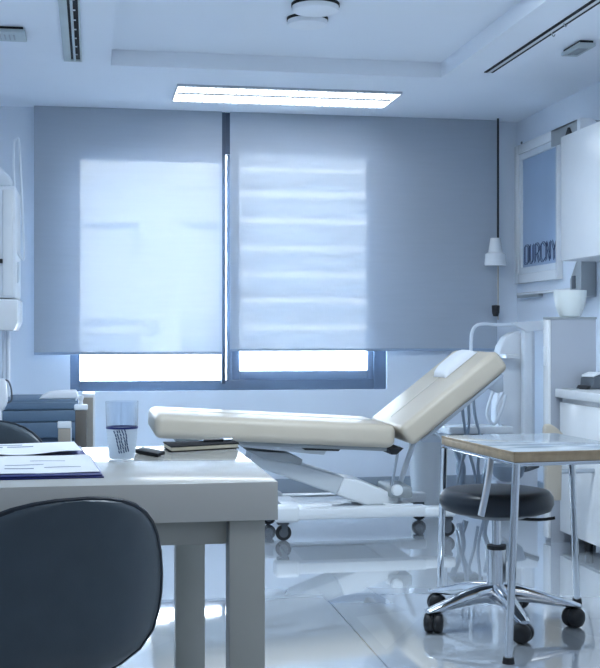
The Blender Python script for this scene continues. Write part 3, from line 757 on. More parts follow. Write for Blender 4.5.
b = NB(); box(b, (A.x + 0.05, YT - 0.15, B_.z - 0.03), (A.x + 0.24, YT + 0.02, B_.z - 0.001), bev=0.004); obj('tray_shadow', rel(b, o), 'darksteel', t)  # dark block in place of the shadow under the tray
b = NB(); box(b, (onY(492, 440, YT).x, YT - 0.08, 0.05), (onY(534, 440, YT).x, YT + 0.16, onY(500, 440, YT).z), bev=0.02, seg=3); obj('pedestal', rel(b, o), 'whitep', t)
b = NB(); box(b, (onY(470, 440, YT).x, YT - 0.2, 0.0), (onY(538, 440, YT).x, YT + 0.2, 0.05), bev=0.015, seg=3); obj('foot_plate', rel(b, o), 'greycab', t)
# hoses hanging under the backrest and below the tray
hos = [[(462, 400), (463, 415), (466, 440), (461, 465), (456, 490)], [(468, 398), (469, 420), (468, 445), (474, 470), (478, 492)], [(473, 396), (475, 415), (480, 440), (478, 470), (484, 498)],
       [(496, 385), (490, 400), (487, 415), (494, 424), (501, 412), (506, 395)], [(503, 392), (496, 408), (500, 425), (508, 438), (504, 460)], [(452, 440), (458, 455), (463, 470), (459, 492)], [(470, 440), (463, 455), (459, 470), (466, 494)], [(486, 440), (489, 460), (484, 480), (488, 498)]]
for i, ps in enumerate(hos):
    Yh = YT - 0.23 + 0.018 * i
    b = NB(); tube(b, [onY(x, y, Yh) for x, y in ps], 0.010 if i < 5 else 0.02, 8, smooth=6); obj('hose', rel(b, o), 'tubing' if 2 < i < 5 else 'hose', t)
Yh = 7.1
c = onY(508, 465, Yh); sc = c.length / F
b = NB(); lathe(b, [(0, -0.10), (8 * sc, -0.098), (14 * sc, -0.07), (18 * sc, 0), (16.8 * sc, 0), (13 * sc, -0.06), (0, -0.085)], tuple(c), 32); bw = obj('basin', rel(b, o), 'hose', t, ang=55)
b = NB(); tube(b, [c + Vector((0, 0.0, -0.09)), c + Vector((0.0, 0.12, -0.10)), Vector((c.x, YT - 0.07, c.z - 0.11))], 0.018, 10, smooth=4); obj('basin_arm', rel(b, o), 'whitep', t)
b = NB(); tube(b, [c + Vector((14 * sc, -0.02, -0.03)), c + Vector((18 * sc, -0.05, -0.02)), c + Vector((28 * sc, -0.05, 0.0))], 0.016, 10, smooth=3); obj('basin_handle', rel(b, o), 'darksteel', bw)

# ------------------------------------------------------------------ marble-top side table with stool
ZT = 0.708
def camw(lat, dep): return Vector((_s * dep + _c * lat, _c * dep - _s * lat, 0))
Nn, Ll, Bb = onZ(514, 452, ZT), onZ(441.5, 435.5, ZT), onZ(556, 433, ZT)
Ld = (Ll - Nn); Wd = (Bb - Ll); LDn = Ld.normalized()
Wn = Vector((LDn.y, -LDn.x, 0)); ln = Ld.length; wd = Wd.dot(Wn)
rz = math.atan2(Wn.y, Wn.x)
ctr = Nn + Wn * wd / 2 + LDn * ln / 2; ctr.z = 0
tb = thing('side_table', 'wood edged marble topped side table on slim chrome legs over the stool', 'table', ctr, rz)
hw, hl = wd / 2, ln / 2
b = NB(); box(b, (-hw + 0.004, -hl + 0.004, ZT - 0.010), (hw - 0.004, hl - 0.004, ZT), bev=0.001); obj('marble_top', b, 'marble', tb)
b = NB(); box(b, (-hw, -hl, ZT - 0.034), (hw, hl, ZT - 0.0102), bev=0.003)
box(b, (-hw, -hl, ZT - 0.0102), (-hw + 0.004, hl, ZT - 0.001)); box(b, (hw - 0.004, -hl, ZT - 0.0102), (hw, hl, ZT - 0.001)); box(b, (-hw, -hl, ZT - 0.0102), (hw, -hl + 0.004, ZT - 0.001)); box(b, (-hw, hl - 0.004, ZT - 0.0102), (hw, hl, ZT - 0.001))
obj('wood_edge', b, 'oak', tb)
b = NB(); zf = ZT - 0.042
tube(b, [(-hw + 0.012, -hl + 0.012, zf), (hw - 0.012, -hl + 0.012, zf), (hw - 0.012, hl - 0.012, zf), (-hw + 0.012, hl - 0.012, zf)], 0.008, 10, closed=True); obj('frame_rail', b, 'chrome', tb)
for sx_, sy_ in ((-1, -1), (1, -1), (1, 1), (-1, 1)):
    fx, fy = sx_ * (hw - 0.014), sy_ * (hl - 0.014)
    gx, gy = fx + sx_ * 0.012, fy + sy_ * 0.03
    if (sx_, sy_) == (-1, -1): gx, gy = fx - 0.022, fy + 0.012
    if (sx_, sy_) == (-1, 1):
        gp = (Matrix.Translation(ctr) @ Matrix.Rotation(rz, 4, 'Z')).inverted() @ onZ(439.5, 603, 0)
        gx, gy = gp.x, gp.y
        fx, fy = -hw + 0.008, hl - 0.008
    if (sx_, sy_) == (1, 1):
        fy = hl - 0.16
        gp = (Matrix.Translation(ctr) @ Matrix.Rotation(rz, 4, 'Z')).inverted() @ onZ(577, 603, 0)
        gx, gy = gp.x, gp.y
    b = NB(); tube(b, [(fx, fy, zf), (gx, gy, 0.012)], 0.0135, 12); lg = obj('leg', b, 'chrome', tb)
    b = NB(); lathe(b, [(0, 0), (0.021, 0), (0.018, 0.02), (0, 0.02)], (gx, gy, 0), 14); obj('foot_cap', b, 'black', lg)
inv = (Matrix.Translation(ctr) @ Matrix.Rotation(rz, 4, 'Z')).inverted()
pa = inv @ onZ(488, 458, ZT - 0.05); yy = pa.y
dd = (Nn + LDn * 0.22)
sA = Vector((-hw + 0.01, -hl + 0.215, zf))
wA = inv.inverted() @ sA
sB = inv @ onY(481, 516, wA.y - 0.05)
b = NB(); tube(b, [sA, sA.lerp(sB, 0.5) + Vector((0.004, 0, 0)), sB], 0.013, 10, smooth=3, flat=0.5); obj('folding_stay', b, 'steel', tb)

# stool
wheels = [onZ(434, 634, 0), onZ(525, 643, 0), onZ(569, 623, 0)]
def circ(a, b_, c_):
    ax_, ay, bx_, by, cx_, cy = a.x, a.y, b_.x, b_.y, c_.x, c_.y
    d = 2 * (ax_ * (by - cy) + bx_ * (cy - ay) + cx_ * (ay - by))
    ux = ((ax_**2 + ay**2) * (by - cy) + (bx_**2 + by**2) * (cy - ay) + (cx_**2 + cy**2) * (ay - by)) / d
    uy = ((ax_**2 + ay**2) * (cx_ - bx_) + (bx_**2 + by**2) * (ax_ - cx_) + (cx_**2 + cy**2) * (bx_ - ax_)) / d
    return Vector((ux, uy, 0))
sc0 = onZ(496.5, 624, 0.0)
RS = 0.285
st = thing('stool', 'round dark padded stool on chrome five star caster base under the table', 'stool', sc0)
a0 = math.atan2(wheels[1].y - sc0.y, wheels[1].x - sc0.x) - R(2)
D = (sc0.xy.length)
zs_top, zs_bot = H - (489 - 334) * D / F * 0.985, H - (512 - 334) * D / F * 0.985
rs = 56 * D / F
b = NB(); lathe(b, [(0, zs_bot), (rs * 0.80, zs_bot), (rs * 0.95, zs_bot + 0.012), (rs, zs_bot + 0.035), (rs * 0.985, zs_top - 0.024), (rs * 0.92, zs_top - 0.006), (rs * 0.75, zs_top), (rs * 0.3, zs_top + 0.003), (0, zs_top + 0.003)], seg=56); obj('seat', b, 'vinylblk', st, ang=70)
b = NB(); lathe(b, [(0, zs_bot - 0.018), (rs * 0.5, zs_bot - 0.018), (rs * 0.72, zs_bot - 0.001), (0, zs_bot - 0.001)], seg=40); obj('seat_pan', b, 'darksteel', st)
zc0 = 0.125
b = NB(); lathe(b, [(0, 0.28), (0.017, 0.28), (0.017, zs_bot - 0.016), (0, zs_bot - 0.016)], seg=20); obj('piston', b, 'chrome', st)
b = NB(); lathe(b, [(0, 0.10), (0.035, 0.10), (0.035, 0.17), (0.036, 0.17), (0.036, 0.285), (0, 0.285)], seg=24); obj('column', b, 'chrome', st)
b = NB(); lathe(b, [(0.0, 0.285), (0.036, 0.285), (0.037, 0.30), (0.016, 0.302), (0, 0.302)], seg=24); obj('column_collar', b, 'black', st)
b = NB(); lathe(b, [(0, 0.085), (0.05, 0.085), (0.056, 0.10), (0.052, 0.135), (0.036, 0.145), (0, 0.145)], seg=28); obj('hub', b, 'chrome', st)
b = NB(); lvr = Vector((0.10, 0.05, zs_bot - 0.012)); tube(b, [(0.05, -0.03, zs_bot - 0.022), (0.14, -0.08, zs_bot - 0.022), (0.19, -0.11, zs_bot - 0.012)], 0.006, 8, smooth=3); obj('height_lever', b, 'black', st)
for k in range(5):
    a = a0 + k * 2 * PI / 5
    d = Vector((math.cos(a), math.sin(a), 0)); n = Vector((-d.y, d.x, 0))
    b = NB()
    rings = []
    prof = [(0.03, 0.036, 0.085, 0.158), (0.09, 0.034, 0.088, 0.152), (0.16, 0.031, 0.084, 0.136), (0.22, 0.029, 0.077, 0.116), (RS - 0.005, 0.027, 0.074, 0.098), (RS + 0.028, 0.019, 0.074, 0.086)]
    for r_, w_, z0_, z1_ in prof:
        ring = []
        for kk in range(12):
            th = 2 * PI * kk / 12
            cw, cz = math.cos(th), math.sin(th)
            zz = (z0_ + z1_) / 2 + (z1_ - z0_) / 2 * (abs(cz) ** 0.7) * (1 if cz >= 0 else -1)
            ring.append(b.verts.new(d * r_ + n * (w_ * cw) + Vector((0, 0, zz))))
        rings.append(ring)
    for A, B_ in zip(rings, rings[1:]):
        for kk in range(12): b.faces.new([A[kk], A[(kk + 1) % 12], B_[(kk + 1) % 12], B_[kk]])
    b.faces.new(list(reversed(rings[0]))); b.faces.new(rings[-1])
    bmesh.ops.recalc_face_normals(b, faces=b.faces)
    lg = obj('leg', b, 'chrome', st, ang=60)
    m_ = Matrix.Translation(d * RS + Vector((0, 0, 0.037))) @ Matrix.Rotation(a + 0.9, 4, 'Z') @ Matrix.Rotation(R(90), 4, 'X')
    b = NB()
    for s_ in (-1, 1):
        lathe(b, [(0, s_ * 0.001), (0.034, s_ * 0.001), (0.0362, s_ * 0.004), (0.0365, s_ * 0.022), (0.031, s_ * 0.032), (0.014, s_ * 0.036), (0, s_ * 0.036)], seg=24, mtx=m_)
    lathe(b, [(0, -0.005), (0.012, -0.005), (0.012, 0.005), (0, 0.005)], seg=12, mtx=m_)
    tube(b, [d * RS + Vector((0, 0, 0.03)), d * RS + Vector((0, 0, 0.077))], 0.009, 10)
    obj('caster', b, 'black', lg, ang=50)

# ------------------------------------------------------------------ desk
ZD = 0.74
fr, br_ = onZ(278, 481.5, ZD), onZ(239, 452, ZD)
dX1, dY0, dY1 = fr.x, fr.y, 3.87
dX0 = XL + 0.01
t = thing('desk', 'glossy white desk with thick top and square legs in the left foreground', 'desk', ((dX0 + dX1) / 2, (dY0 + dY1) / 2, 0))
o = t.location
tt = 0.094
b = NB(); box(b, (dX0, dY0, ZD - tt), (dX1, dY1, ZD), bev=0.002, seg=2); obj('desk_top', rel(b, o), 'desk', t)
def dleg(x0, x1, y0, y1): 
    b = NB(); box(b, (x0, y0, 0), (x1, y1, ZD - tt - 0.0005), bev=0.002); obj('leg', rel(b, o), 'deskshade', t)
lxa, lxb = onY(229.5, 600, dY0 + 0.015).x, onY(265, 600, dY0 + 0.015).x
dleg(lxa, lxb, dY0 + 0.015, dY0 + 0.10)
kxa, kxb = onY(176, 600, dY1 - 0.10).x, onY(205, 600, dY1 - 0.10).x
dleg(kxa, kxb, dY1 - 0.10, dY1 - 0.015)
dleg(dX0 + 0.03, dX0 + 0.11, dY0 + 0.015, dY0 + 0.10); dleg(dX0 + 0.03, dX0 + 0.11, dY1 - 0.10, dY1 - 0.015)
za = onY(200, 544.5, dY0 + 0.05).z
b = NB(); box(b, (dX0 + 0.11, dY0 + 0.05, za), (lxa - 0.003, dY0 + 0.07, ZD - tt - 0.0005), bev=0.001); obj('apron', rel(b, o), 'deskshade', t)
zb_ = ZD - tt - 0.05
b = NB(); box(b, (dX0 + 0.11, dY1 - 0.07, zb_), (kxa - 0.003, dY1 - 0.05, ZD - tt - 0.0005), bev=0.001); obj('apron', rel(b, o), 'deskshade', t)

# folder and papers
p = onZ(104, 478, ZD)
t = thing('folder', 'dark blue folder lying open under papers on the desk', 'folder', (p.x, p.y, ZD))
fA = onZ(104, 478, ZD); fB = onZ(92, 459, ZD)
dirY = (fB - fA); dirY.z = 0
fl = [(fA.x, fA.y), (fB.x, fB.y), (fB.x - 0.36, fB.y + 0.02), (fA.x - 0.36, fA.y - 0.01)]
b = NB(); prism(b, fl, 'z', ZD + 0.0005, ZD + 0.004, bev=0.0008); obj('back_cover', rel(b, t.location), 'navy', t)
b = NB(); prism(b, [(fA.x - 0.004, fA.y + 0.004), (fB.x - 0.004, fB.y - 0.004), (fB.x - 0.36, fB.y + 0.015), (fA.x - 0.36, fA.y - 0.005)], 'z', ZD + 0.0055, ZD + 0.0085, bev=0.0008); obj('front_cover', rel(b, t.location), 'navy', t)
b = NB(); tube(b, [(fA.x - 0.36, fA.y, ZD + 0.0045), (fB.x - 0.36, fB.y + 0.018, ZD + 0.0045)], 0.004, 8); obj('spine', rel(b, t.location), 'navy', t)

def sheet(name, poly, z0, z1f, label, lines=()):
    """paper patch over a bilinear quad (near-left, near-right, far-right, far-left) with height function"""
    b = NB(); n, mm = 16, 10
    g = {}; g2 = {}
    A, B_, C_, D_ = [Vector((p[0], p[1], 0)) for p in poly]
    for i in range(n + 1):
        for j in range(mm + 1):
            u, v = i / n, j / mm
            P = (A * (1 - u) + B_ * u) * (1 - v) + (D_ * (1 - u) + C_ * u) * v
            z = z0 + z1f(u, v)
            g[i, j] = b.verts.new((P.x, P.y, z)); g2[i, j] = b.verts.new((P.x, P.y, z - 0.0006))
    for i in range(n):
        for j in range(mm):
            b.faces.new([g[i, j], g[i + 1, j], g[i + 1, j + 1], g[i, j + 1]]); b.faces.new([g2[i, j], g2[i, j + 1], g2[i + 1, j + 1], g2[i + 1, j]])
    for i in range(n):
        b.faces.new([g2[i, 0], g2[i + 1, 0], g[i + 1, 0], g[i, 0]]); b.faces.new([g[i, mm], g[i + 1, mm], g2[i + 1, mm], g2[i, mm]])
    for j in range(mm):
        b.faces.new([g[0, j], g2[0, j], g2[0, j + 1], g[0, j + 1]]); b.faces.new([g2[n, j], g[n, j], g[n, j + 1], g2[n, j + 1]])
    loc = Vector((A.x, A.y, z0))
    o = obj(name, rel(b, loc), 'paper'); o.location = loc; tag(o, label, 'paper')
    if lines:
        b = NB()
        for (u0, u1, v, hv) in lines:
            k = 8
            for q_ in range(k):
                ua, ub = u0 + (u1 - u0) * q_ / k, u0 + (u1 - u0) * (q_ + 1) / k
                vs = []
                for uu, vv in ((ua, v), (ub, v), (ub, v + hv), (ua, v + hv)):
                    P = (A * (1 - uu) + B_ * uu) * (1 - vv) + (D_ * (1 - uu) + C_ * uu) * vv
                    vs.append(b.verts.new((P.x, P.y, z0 + z1f(uu, vv) + 0.0004)))
                b.faces.new(vs)
        obj('print', rel(b, loc), 'ink', o)
    return o
sA, sB = onZ(101, 476, ZD), onZ(90, 458, ZD)
sheet('printed_form', [(sA.x - 0.34, sA.y - 0.005), (sA.x - 0.003, sA.y + 0.004), (sB.x - 0.004, sB.y - 0.004), (sB.x - 0.34, sB.y)], ZD + 0.0098,
      lambda u, v: 0.0015 * math.sin(u * 5 + v * 3) ** 2, 'white printed form lying on the front of the blue folder',
      [(0.30, 0.52, 0.22, 0.05), (0.60, 0.88, 0.26, 0.03), (0.50, 0.78, 0.62, 0.03), (0.30, 0.60, 0.42, 0.03)])
rA, rB = onZ(82, 455, ZD + 0.01), onZ(74, 445, ZD + 0.01)
sheet('printed_form', [(rA.x - 0.33, rA.y - 0.01), (rA.x, rA.y), (rB.x, rB.y), (rB.x - 0.32, rB.y)], ZD + 0.0125,
      lambda u, v: 0.010 * max(0, u - 0.35) * (1 - v * 0.3) + 0.003 * (1 + math.sin(u * 9)) * (1 - v) + 0.004 * v, 'curled white printed sheet at the back of the blue folder',
      [(0.10, 0.32, 0.60, 0.08), (0.36, 0.60, 0.62, 0.08), (0.15, 0.5, 0.8, 0.06)])
b = NB(); prism(b, [(rA.x - 0.25, rA.y + 0.004), (rA.x + 0.012, rA.y + 0.03), (rB.x + 0.02, rB.y - 0.02), (rB.x - 0.25, rB.y - 0.012)], 'z', ZD + 0.0005, ZD + 0.0085, bev=0.001)
h = obj('booklet', b, 'navy'); tag(h, 'thin navy booklet poking out under the curled sheet', 'booklet')

# drinking cup
c = onZ(122, 458.5, ZD); sc = math.hypot(c.x, c.y) / F * 0.995
t = thing('drinking_cup', 'clear tumbler with blue ring and speckled dark marks on the desk', 'cup', (c.x, c.y, ZD))
hc = 57 * sc; hr = 31 * sc
r0, r1, r2 = 12.4 * sc, 15.6 * sc, 16.4 * sc
b = NB(); lathe(b, [(0, 0.001), (r0, 0.001), (r0 + 0.001, 0.006), (r1, hr), (r1 - 0.002, hr), (r0 - 0.001, 0.007), (0, 0.006)], seg=48); lo = obj('lower_body', b, 'cupfrost', t, ang=60)
b = NB(); lathe(b, [(r1, hr), (r2, hc), (r2 - 0.0015, hc), (r1 - 0.0015, hr)], seg=48, close_top=False, close_bot=False); obj('upper_body', b, 'cupclear', t, ang=60)
b = NB(); lathe(b, [(r1 - 0.0022, hr - 0.003), (r1 + 0.0008, hr - 0.003), (r1 + 0.0008, hr + 0.003), (r1 - 0.0022, hr + 0.003), (r1 - 0.0022, hr - 0.003)], seg=48, close_top=False, close_bot=False); obj('blue_ring', b, 'navy', t)
b = NB()
face = math.atan2(-c.y, -c.x)
def cupP(a, z): 
    r_ = r0 + (r1 - r0) * z / hr + 0.0009
    return Vector((r_ * math.cos(a), r_ * math.sin(a), z))
for i in range(5):
    for j in range(7):
        a_ = face + 0.30 - 0.17 * i + 0.045 * (j) + random.uniform(-.03, .03) - 0.1
        z_ = hr * (0.93 - 0.105 * j) + random.uniform(-.001, .001) - i * 0.0012
        tube(b, [cupP(a_ + 0.04, z_ - 0.004), cupP(a_ - 0.03, z_ + 0.004)], 0.0019, 5)
obj('dark_marks', b, 'letter', lo)
b = NB()
for j in range(7):
    z_ = hr * (0.18 + 0.11 * j)
    for k in range(40):
        a_ = 2 * PI * k / 40
        P = cupP(a_, z_); bmesh.ops.create_cube(b, size=0.0014, matrix=Matrix.Translation(P))
obj('dimples', b, 'silverfr', lo, smooth=False)

# phone, notebook, pen
def slab(name, pts, z0, z1, m, parent=None, loc=None, bev=0.001):
    b = NB(); prism(b, pts, 'z', z0, z1, bev=bev)
    if loc is not None: rel(b, loc)
    return obj(name, b, m, parent)
pA, pB, pC, pD = onZ(134, 453, ZD), onZ(158, 457.5, ZD), onZ(165, 454.5, ZD), onZ(142, 450, ZD)
loc = (pA + pC) / 2
t = thing('phone', 'black phone lying flat between the cup and the notebook', 'phone', loc)
q_ = [(v.x, v.y) for v in (pA, pB, pC, pD)]
slab('body', q_, ZD + 0.0005, ZD + 0.010, 'mattblack', t, loc, 0.002)
cen = (pA + pB + pC + pD) / 4
q2 = [((v.x - cen.x) * 0.94 + cen.x, (v.y - cen.y) * 0.94 + cen.y) for v in (pA, pB, pC, pD)]
slab('screen', q2, ZD + 0.0102, ZD + 0.0112, 'black', t, loc, 0.0004)
nA, nB, nC, nD = onZ(171, 452.5, ZD), onZ(241, 448.5, ZD), onZ(235, 446, ZD), onZ(163, 447.5, ZD)
nB.x -= 0.006
for v in (nA, nB, nC, nD):
    v.y = min(v.y, dY1 - 0.01)
nC.x = nB.x - 0.005
loc = (nA + nC) / 2; loc.z = ZD
t = thing('notebook', 'dark covered notebook with cream pages at the back of the desk', 'notebook', loc)
q_ = [(v.x, v.y) for v in (nA, nB, nC, nD)]
slab('back_cover', q_, ZD + 0.0005, ZD + 0.003, 'mattblack', t, loc, 0.0005)
cen = (nA + nB + nC + nD) / 4
q2 = [((v.x - cen.x) * 0.975 + cen.x, (v.y - cen.y) * 0.96 + cen.y) for v in (nA, nB, nC, nD)]
slab('pages', q2, ZD + 0.0032, ZD + 0.0145, 'pages', t, loc, 0.0006)
slab('front_cover', q_, ZD + 0.0147, ZD + 0.0182, 'mattblack', t, loc, 0.0005)
P = onZ(208, 441.5, ZD + 0.022); 
pen_c = Vector((nB.x - 0.065, (nB.y + nC.y) / 2, ZD + 0.0235))
t = thing('pen', 'dark pen with silver tip lying on the notebook', 'pen', pen_c)
b = NB(); tube(b, [(-0.045, -0.012, 0), (0.02, 0.004, 0)], 0.0045, 10); obj('barrel', b, 'black', t)
b = NB(); tube(b, [(-0.045, -0.012, 0), (-0.06, -0.0157, 0)], [0.0042, 0.001], 10); obj('tip', b, 'chrome', t)
b = NB(); tube(b, [(0.02, 0.004, 0), (0.048, 0.0108, 0)], 0.005, 10); obj('cap', b, 'steel', t)
b = NB(); box(b, (-0.006, -0.002, 0.005), (0.03, 0.002, 0.0065), mtx=Matrix.Translation((0.015, 0.003, 0)) @ Matrix.Rotation(0.24, 4, 'Z')); obj('clip', b, 'chrome', t)

# ------------------------------------------------------------------ chairs
def make_chair(loc, rz, label):
    """tub backed task chair; local -Y is the back side, faces +Y"""
    t = thing('desk_chair', label, 'chair', loc, rz, 'dark upholstered desk chairs')
    prof = [(0.40, 0.135), (0.425, 0.165), (0.455, 0.198), (0.49, 0.226), (0.525, 0.244), (0.56, 0.251), (0.60, 0.250), (0.65, 0.238), (0.69, 0.220), (0.72, 0.200), (0.742, 0.176), (0.760, 0.146), (0.773, 0.112), (0.781, 0.074), (0.785, 0.032)]
    b = NB(); n = 24
    def surf(u, z, w, off):
        x = w * u
        yb_ = -0.02 - 0.12 * (z - 0.45) + 0.10 * (abs(x) / 0.25) ** 2.4 + (0.10 * (1 - min(1, (z - 0.40) / 0.10)) ** 2)
        return (x, yb_ + off, z)
    def zr(u, z, i): return z
    F_, B2 = [], []
    for i, (z, w) in enumerate(prof):
        F_.append([b.verts.new(surf(-1 + 2 * k / n, zr(-1 + 2 * k / n, z, i), w, 0.030 * (1 - abs(-1 + 2 * k / n) ** 6) + 0.006)) for k in range(n + 1)])
        B2.append([b.verts.new(surf(-1 + 2 * k / n, zr(-1 + 2 * k / n, z, i), w, -0.012 * (1 - abs(-1 + 2 * k / n) ** 6) - 0.004)) for k in range(n + 1)])
    m_ = len(prof)
    for i in range(m_ - 1):
        for k in range(n):
            b.faces.new([F_[i][k], F_[i + 1][k], F_[i + 1][k + 1], F_[i][k + 1]]); b.faces.new([B2[i][k], B2[i][k + 1], B2[i + 1][k + 1], B2[i + 1][k]])
        b.faces.new([F_[i][0], B2[i][0], B2[i + 1][0], F_[i + 1][0]]); b.faces.new([F_[i][n], F_[i + 1][n], B2[i + 1][n], B2[i][n]])
    for k in range(n):
        b.faces.new([F_[0][k], F_[0][k + 1], B2[0][k + 1], B2[0][k]]); b.faces.new([F_[-1][k], B2[-1][k], B2[-1][k + 1], F_[-1][k + 1]])
    bmesh.ops.recalc_face_normals(b, faces=b.faces)
    bk = obj('backrest', b, 'leather', t, ang=70)
    b = NB()
    edge = [surf(1, zr(1, z, 0), w, 0.0) for z, w in prof]
    top = [surf(1 - 2 * k / 16, 0.785, 0.032, 0.0) for k in range(1, 16)]
    left = [(-x, y, z) for x, y, z in reversed(edge)]
    tube(b, edge + top + left, 0.0065, 8); obj('piping', b, 'vinylblk', bk)
    b = NB(); box(b, (-0.20, 0.10, 0.40), (0.20, 0.50, 0.47), bev=0.032, seg=5); obj('seat', b, 'leather', t, ang=60)
    b = NB(); box(b, (-0.12, 0.08, 0.375), (0.12, 0.32, 0.399), bev=0.005); obj('seat_plate', b, 'darksteel', t)
    b = NB(); lathe(b, [(0, 0.06), (0.028, 0.06), (0.028, 0.22), (0.018, 0.22), (0.018, 0.375), (0, 0.375)], (0, 0.20, 0), 20); obj('column', b, 'chrome', t)
    for k in range(4):
        a = PI / 4 + k * PI / 2; d = Vector((math.cos(a), math.sin(a), 0)); c0 = Vector((0, 0.20, 0))
        b = NB(); tube(b, [c0 + d * 0.02 + Vector((0, 0, 0.085)), c0 + d * 0.15 + Vector((0, 0, 0.06)), c0 + d * 0.28 + Vector((0, 0, 0.03))], [0.022, 0.013], 10); lg = obj('leg', b, 'chrome', t)
        b = NB(); lathe(b, [(0, 0), (0.018, 0), (0.018, 0.022), (0, 0.022)], tuple(c0 + d * 0.265), 14); obj('glide', b, 'black', lg)
    return t
CYc = 2.36
cc = onY(59, 500, CYc)
ch = make_chair((cc.x, CYc, 0), 0.42, 'dark slate chair in the foreground, its curved back towards the viewer')
c2 = onY(-18, 420, 4.4)
dup(ch, (c2.x, 4.40, 0), PI, 'dark slate chair on the far side of the desk, only its back top showing', 'dark upholstered desk chairs')

# ------------------------------------------------------------------ left background: blue stepped cabinet and things on it
YS0, YS1, YS2 = 6.15, 6.75, 7.35
zs_hi = onY(20, 398, YS1 + 0.2).z; zs_lo = 0.50
xr_hi = onY(78, 400, YS1).x; xr_lo = onY(86, 440, YS0).x
t = thing('stepped_cabinet', 'low slate blue stepped cabinet behind the far chair', 'cabinet', (-0.4, 6.75, 0))
o = t.location
b = NB(); box(b, (XL + 0.005, YS1, 0), (xr_hi, YS2, zs_hi), bev=0.004); hi_ = obj('upper_section', rel(b, o), 'blue', t)
b = NB(); box(b, (XL + 0.005, YS0, 0), (xr_lo, YS1 - 0.001, zs_lo), bev=0.004); obj('lower_section', rel(b, o), 'blue', t)
for k, (pya, pyb) in enumerate(((402.5, 409.5), (410.5, 421.5), (422.5, 438))):
    za_, zb2 = onY(40, pya, YS1 - 0.02).z, onY(40, pyb, YS1 - 0.02).z
    b = NB(); box(b, (XL + 0.02, YS1 - 0.022, max(zb2, zs_lo + 0.003)), (xr_hi - 0.008, YS1 - 0.001, za_), bev=0.003); obj('drawer_front', rel(b, o), 'blue', t)
# tan sided cupboard
A, B_ = onY(82, 394, 7.45), onY(95, 440, 7.45)
t = thing('narrow_cupboard', 'narrow tan fronted cupboard with white casing under the window corner', 'cupboard', ((A.x + B_.x) / 2, 7.55, 0))
o = t.location
b = NB(); box(b, (A.x, 7.46, 0), (B_.x, 7.75, A.z), bev=0.006); obj('casing', rel(b, o), 'white', t)
b = NB(); box(b, (A.x + 0.004, 7.445, 0.36), (B_.x - 0.012, 7.459, A.z - 0.022), bev=0.003); obj('front_panel', rel(b, o), 'tan', t)
b = NB(); box(b, (A.x + 0.004, 7.445, 0.02), (B_.x - 0.012, 7.459, 0.345), bev=0.003); obj('front_panel', rel(b, o), 'white', t)
# folded towel
A, B_ = onZ(38, 402, zs_hi), onZ(80, 402, zs_hi)
b = NB(); 
xA, xB = onY(39, 400, YS1 + 0.08).x, xr_hi - 0.004
prism(b, [(xA, zs_hi + 0.001), (xB, zs_hi + 0.001), (xB + 0.002, zs_hi + 0.02), (xB - 0.01, zs_hi + 0.042), (xB - 0.1, zs_hi + 0.040), (xA + 0.05, zs_hi + 0.033), (xA + 0.015, zs_hi + 0.018)], 'y', YS1 + 0.05, YS1 + 0.30, bev=0.007, seg=3)
h = obj('towel', b, 'paper', ang=60); tag(h, 'folded white towel on the slate blue cabinet', 'towel')
# pump bottle
YBt = 6.4
c = onY(81, 440, YBt); sc = c.length / F
zt_ = onY(81, 396, YBt).z
t = thing('pump_bottle', 'brown grey pump bottle with white cap beside the blue cabinet end', 'bottle', (c.x, YBt, zs_lo))
# keep the bottle on the lower step
hB = onY(81, 410, YBt).z - zs_lo
b = NB(); box(b, (-5.6 * sc, -0.03, 0.0005), (5.6 * sc, 0.03, hB), bev=0.006, seg=3); obj('body', b, 'brown', t)
b = NB(); box(b, (-6.6 * sc, -0.034, hB), (6.6 * sc, 0.034, hB + 5.5 * sc), bev=0.008, seg=3); cp = obj('cap', b, 'whitep', t)
b = NB(); lathe(b, [(0, hB + 5.5 * sc), (2.2 * sc, hB + 5.5 * sc), (1.6 * sc, hB + 9 * sc), (2.6 * sc, hB + 11 * sc), (2.4 * sc, hB + 14 * sc), (0, hB + 14.5 * sc)], seg=16); tube(b, [(0, 0, hB + 12.5 * sc), (-0.02, -0.03, hB + 12.5 * sc), (-0.025, -0.04, hB + 10 * sc)], 0.005, 8); obj('pump_head', b, 'silverfr', cp)
# jar
c = onY(64.5, 440, 6.3); sc = c.length / F
t = thing('storage_jar', 'small grey box shaped jar with pale lid left of the pump bottle', 'jar', (c.x, 6.3, zs_lo))
zj = onY(64, 428, 6.3).z - zs_lo; zj2 = onY(64, 421.5, 6.3).z - zs_lo
b = NB(); box(b, (-6 * sc, -0.03, 0.0005), (6 * sc, 0.03, zj), bev=0.004); obj('body', b, 'tan', t)
b = NB(); box(b, (-6.6 * sc, -0.033, zj), (6.6 * sc, 0.033, zj2), bev=0.004); obj('lid', b, 'silverfr', t)
b = NB(); box(b, (5.9 * sc, -0.034, 0.0005), (6.8 * sc, 0.034, zj), bev=0.001); obj('pale_edge', b, 'silverfr', t)
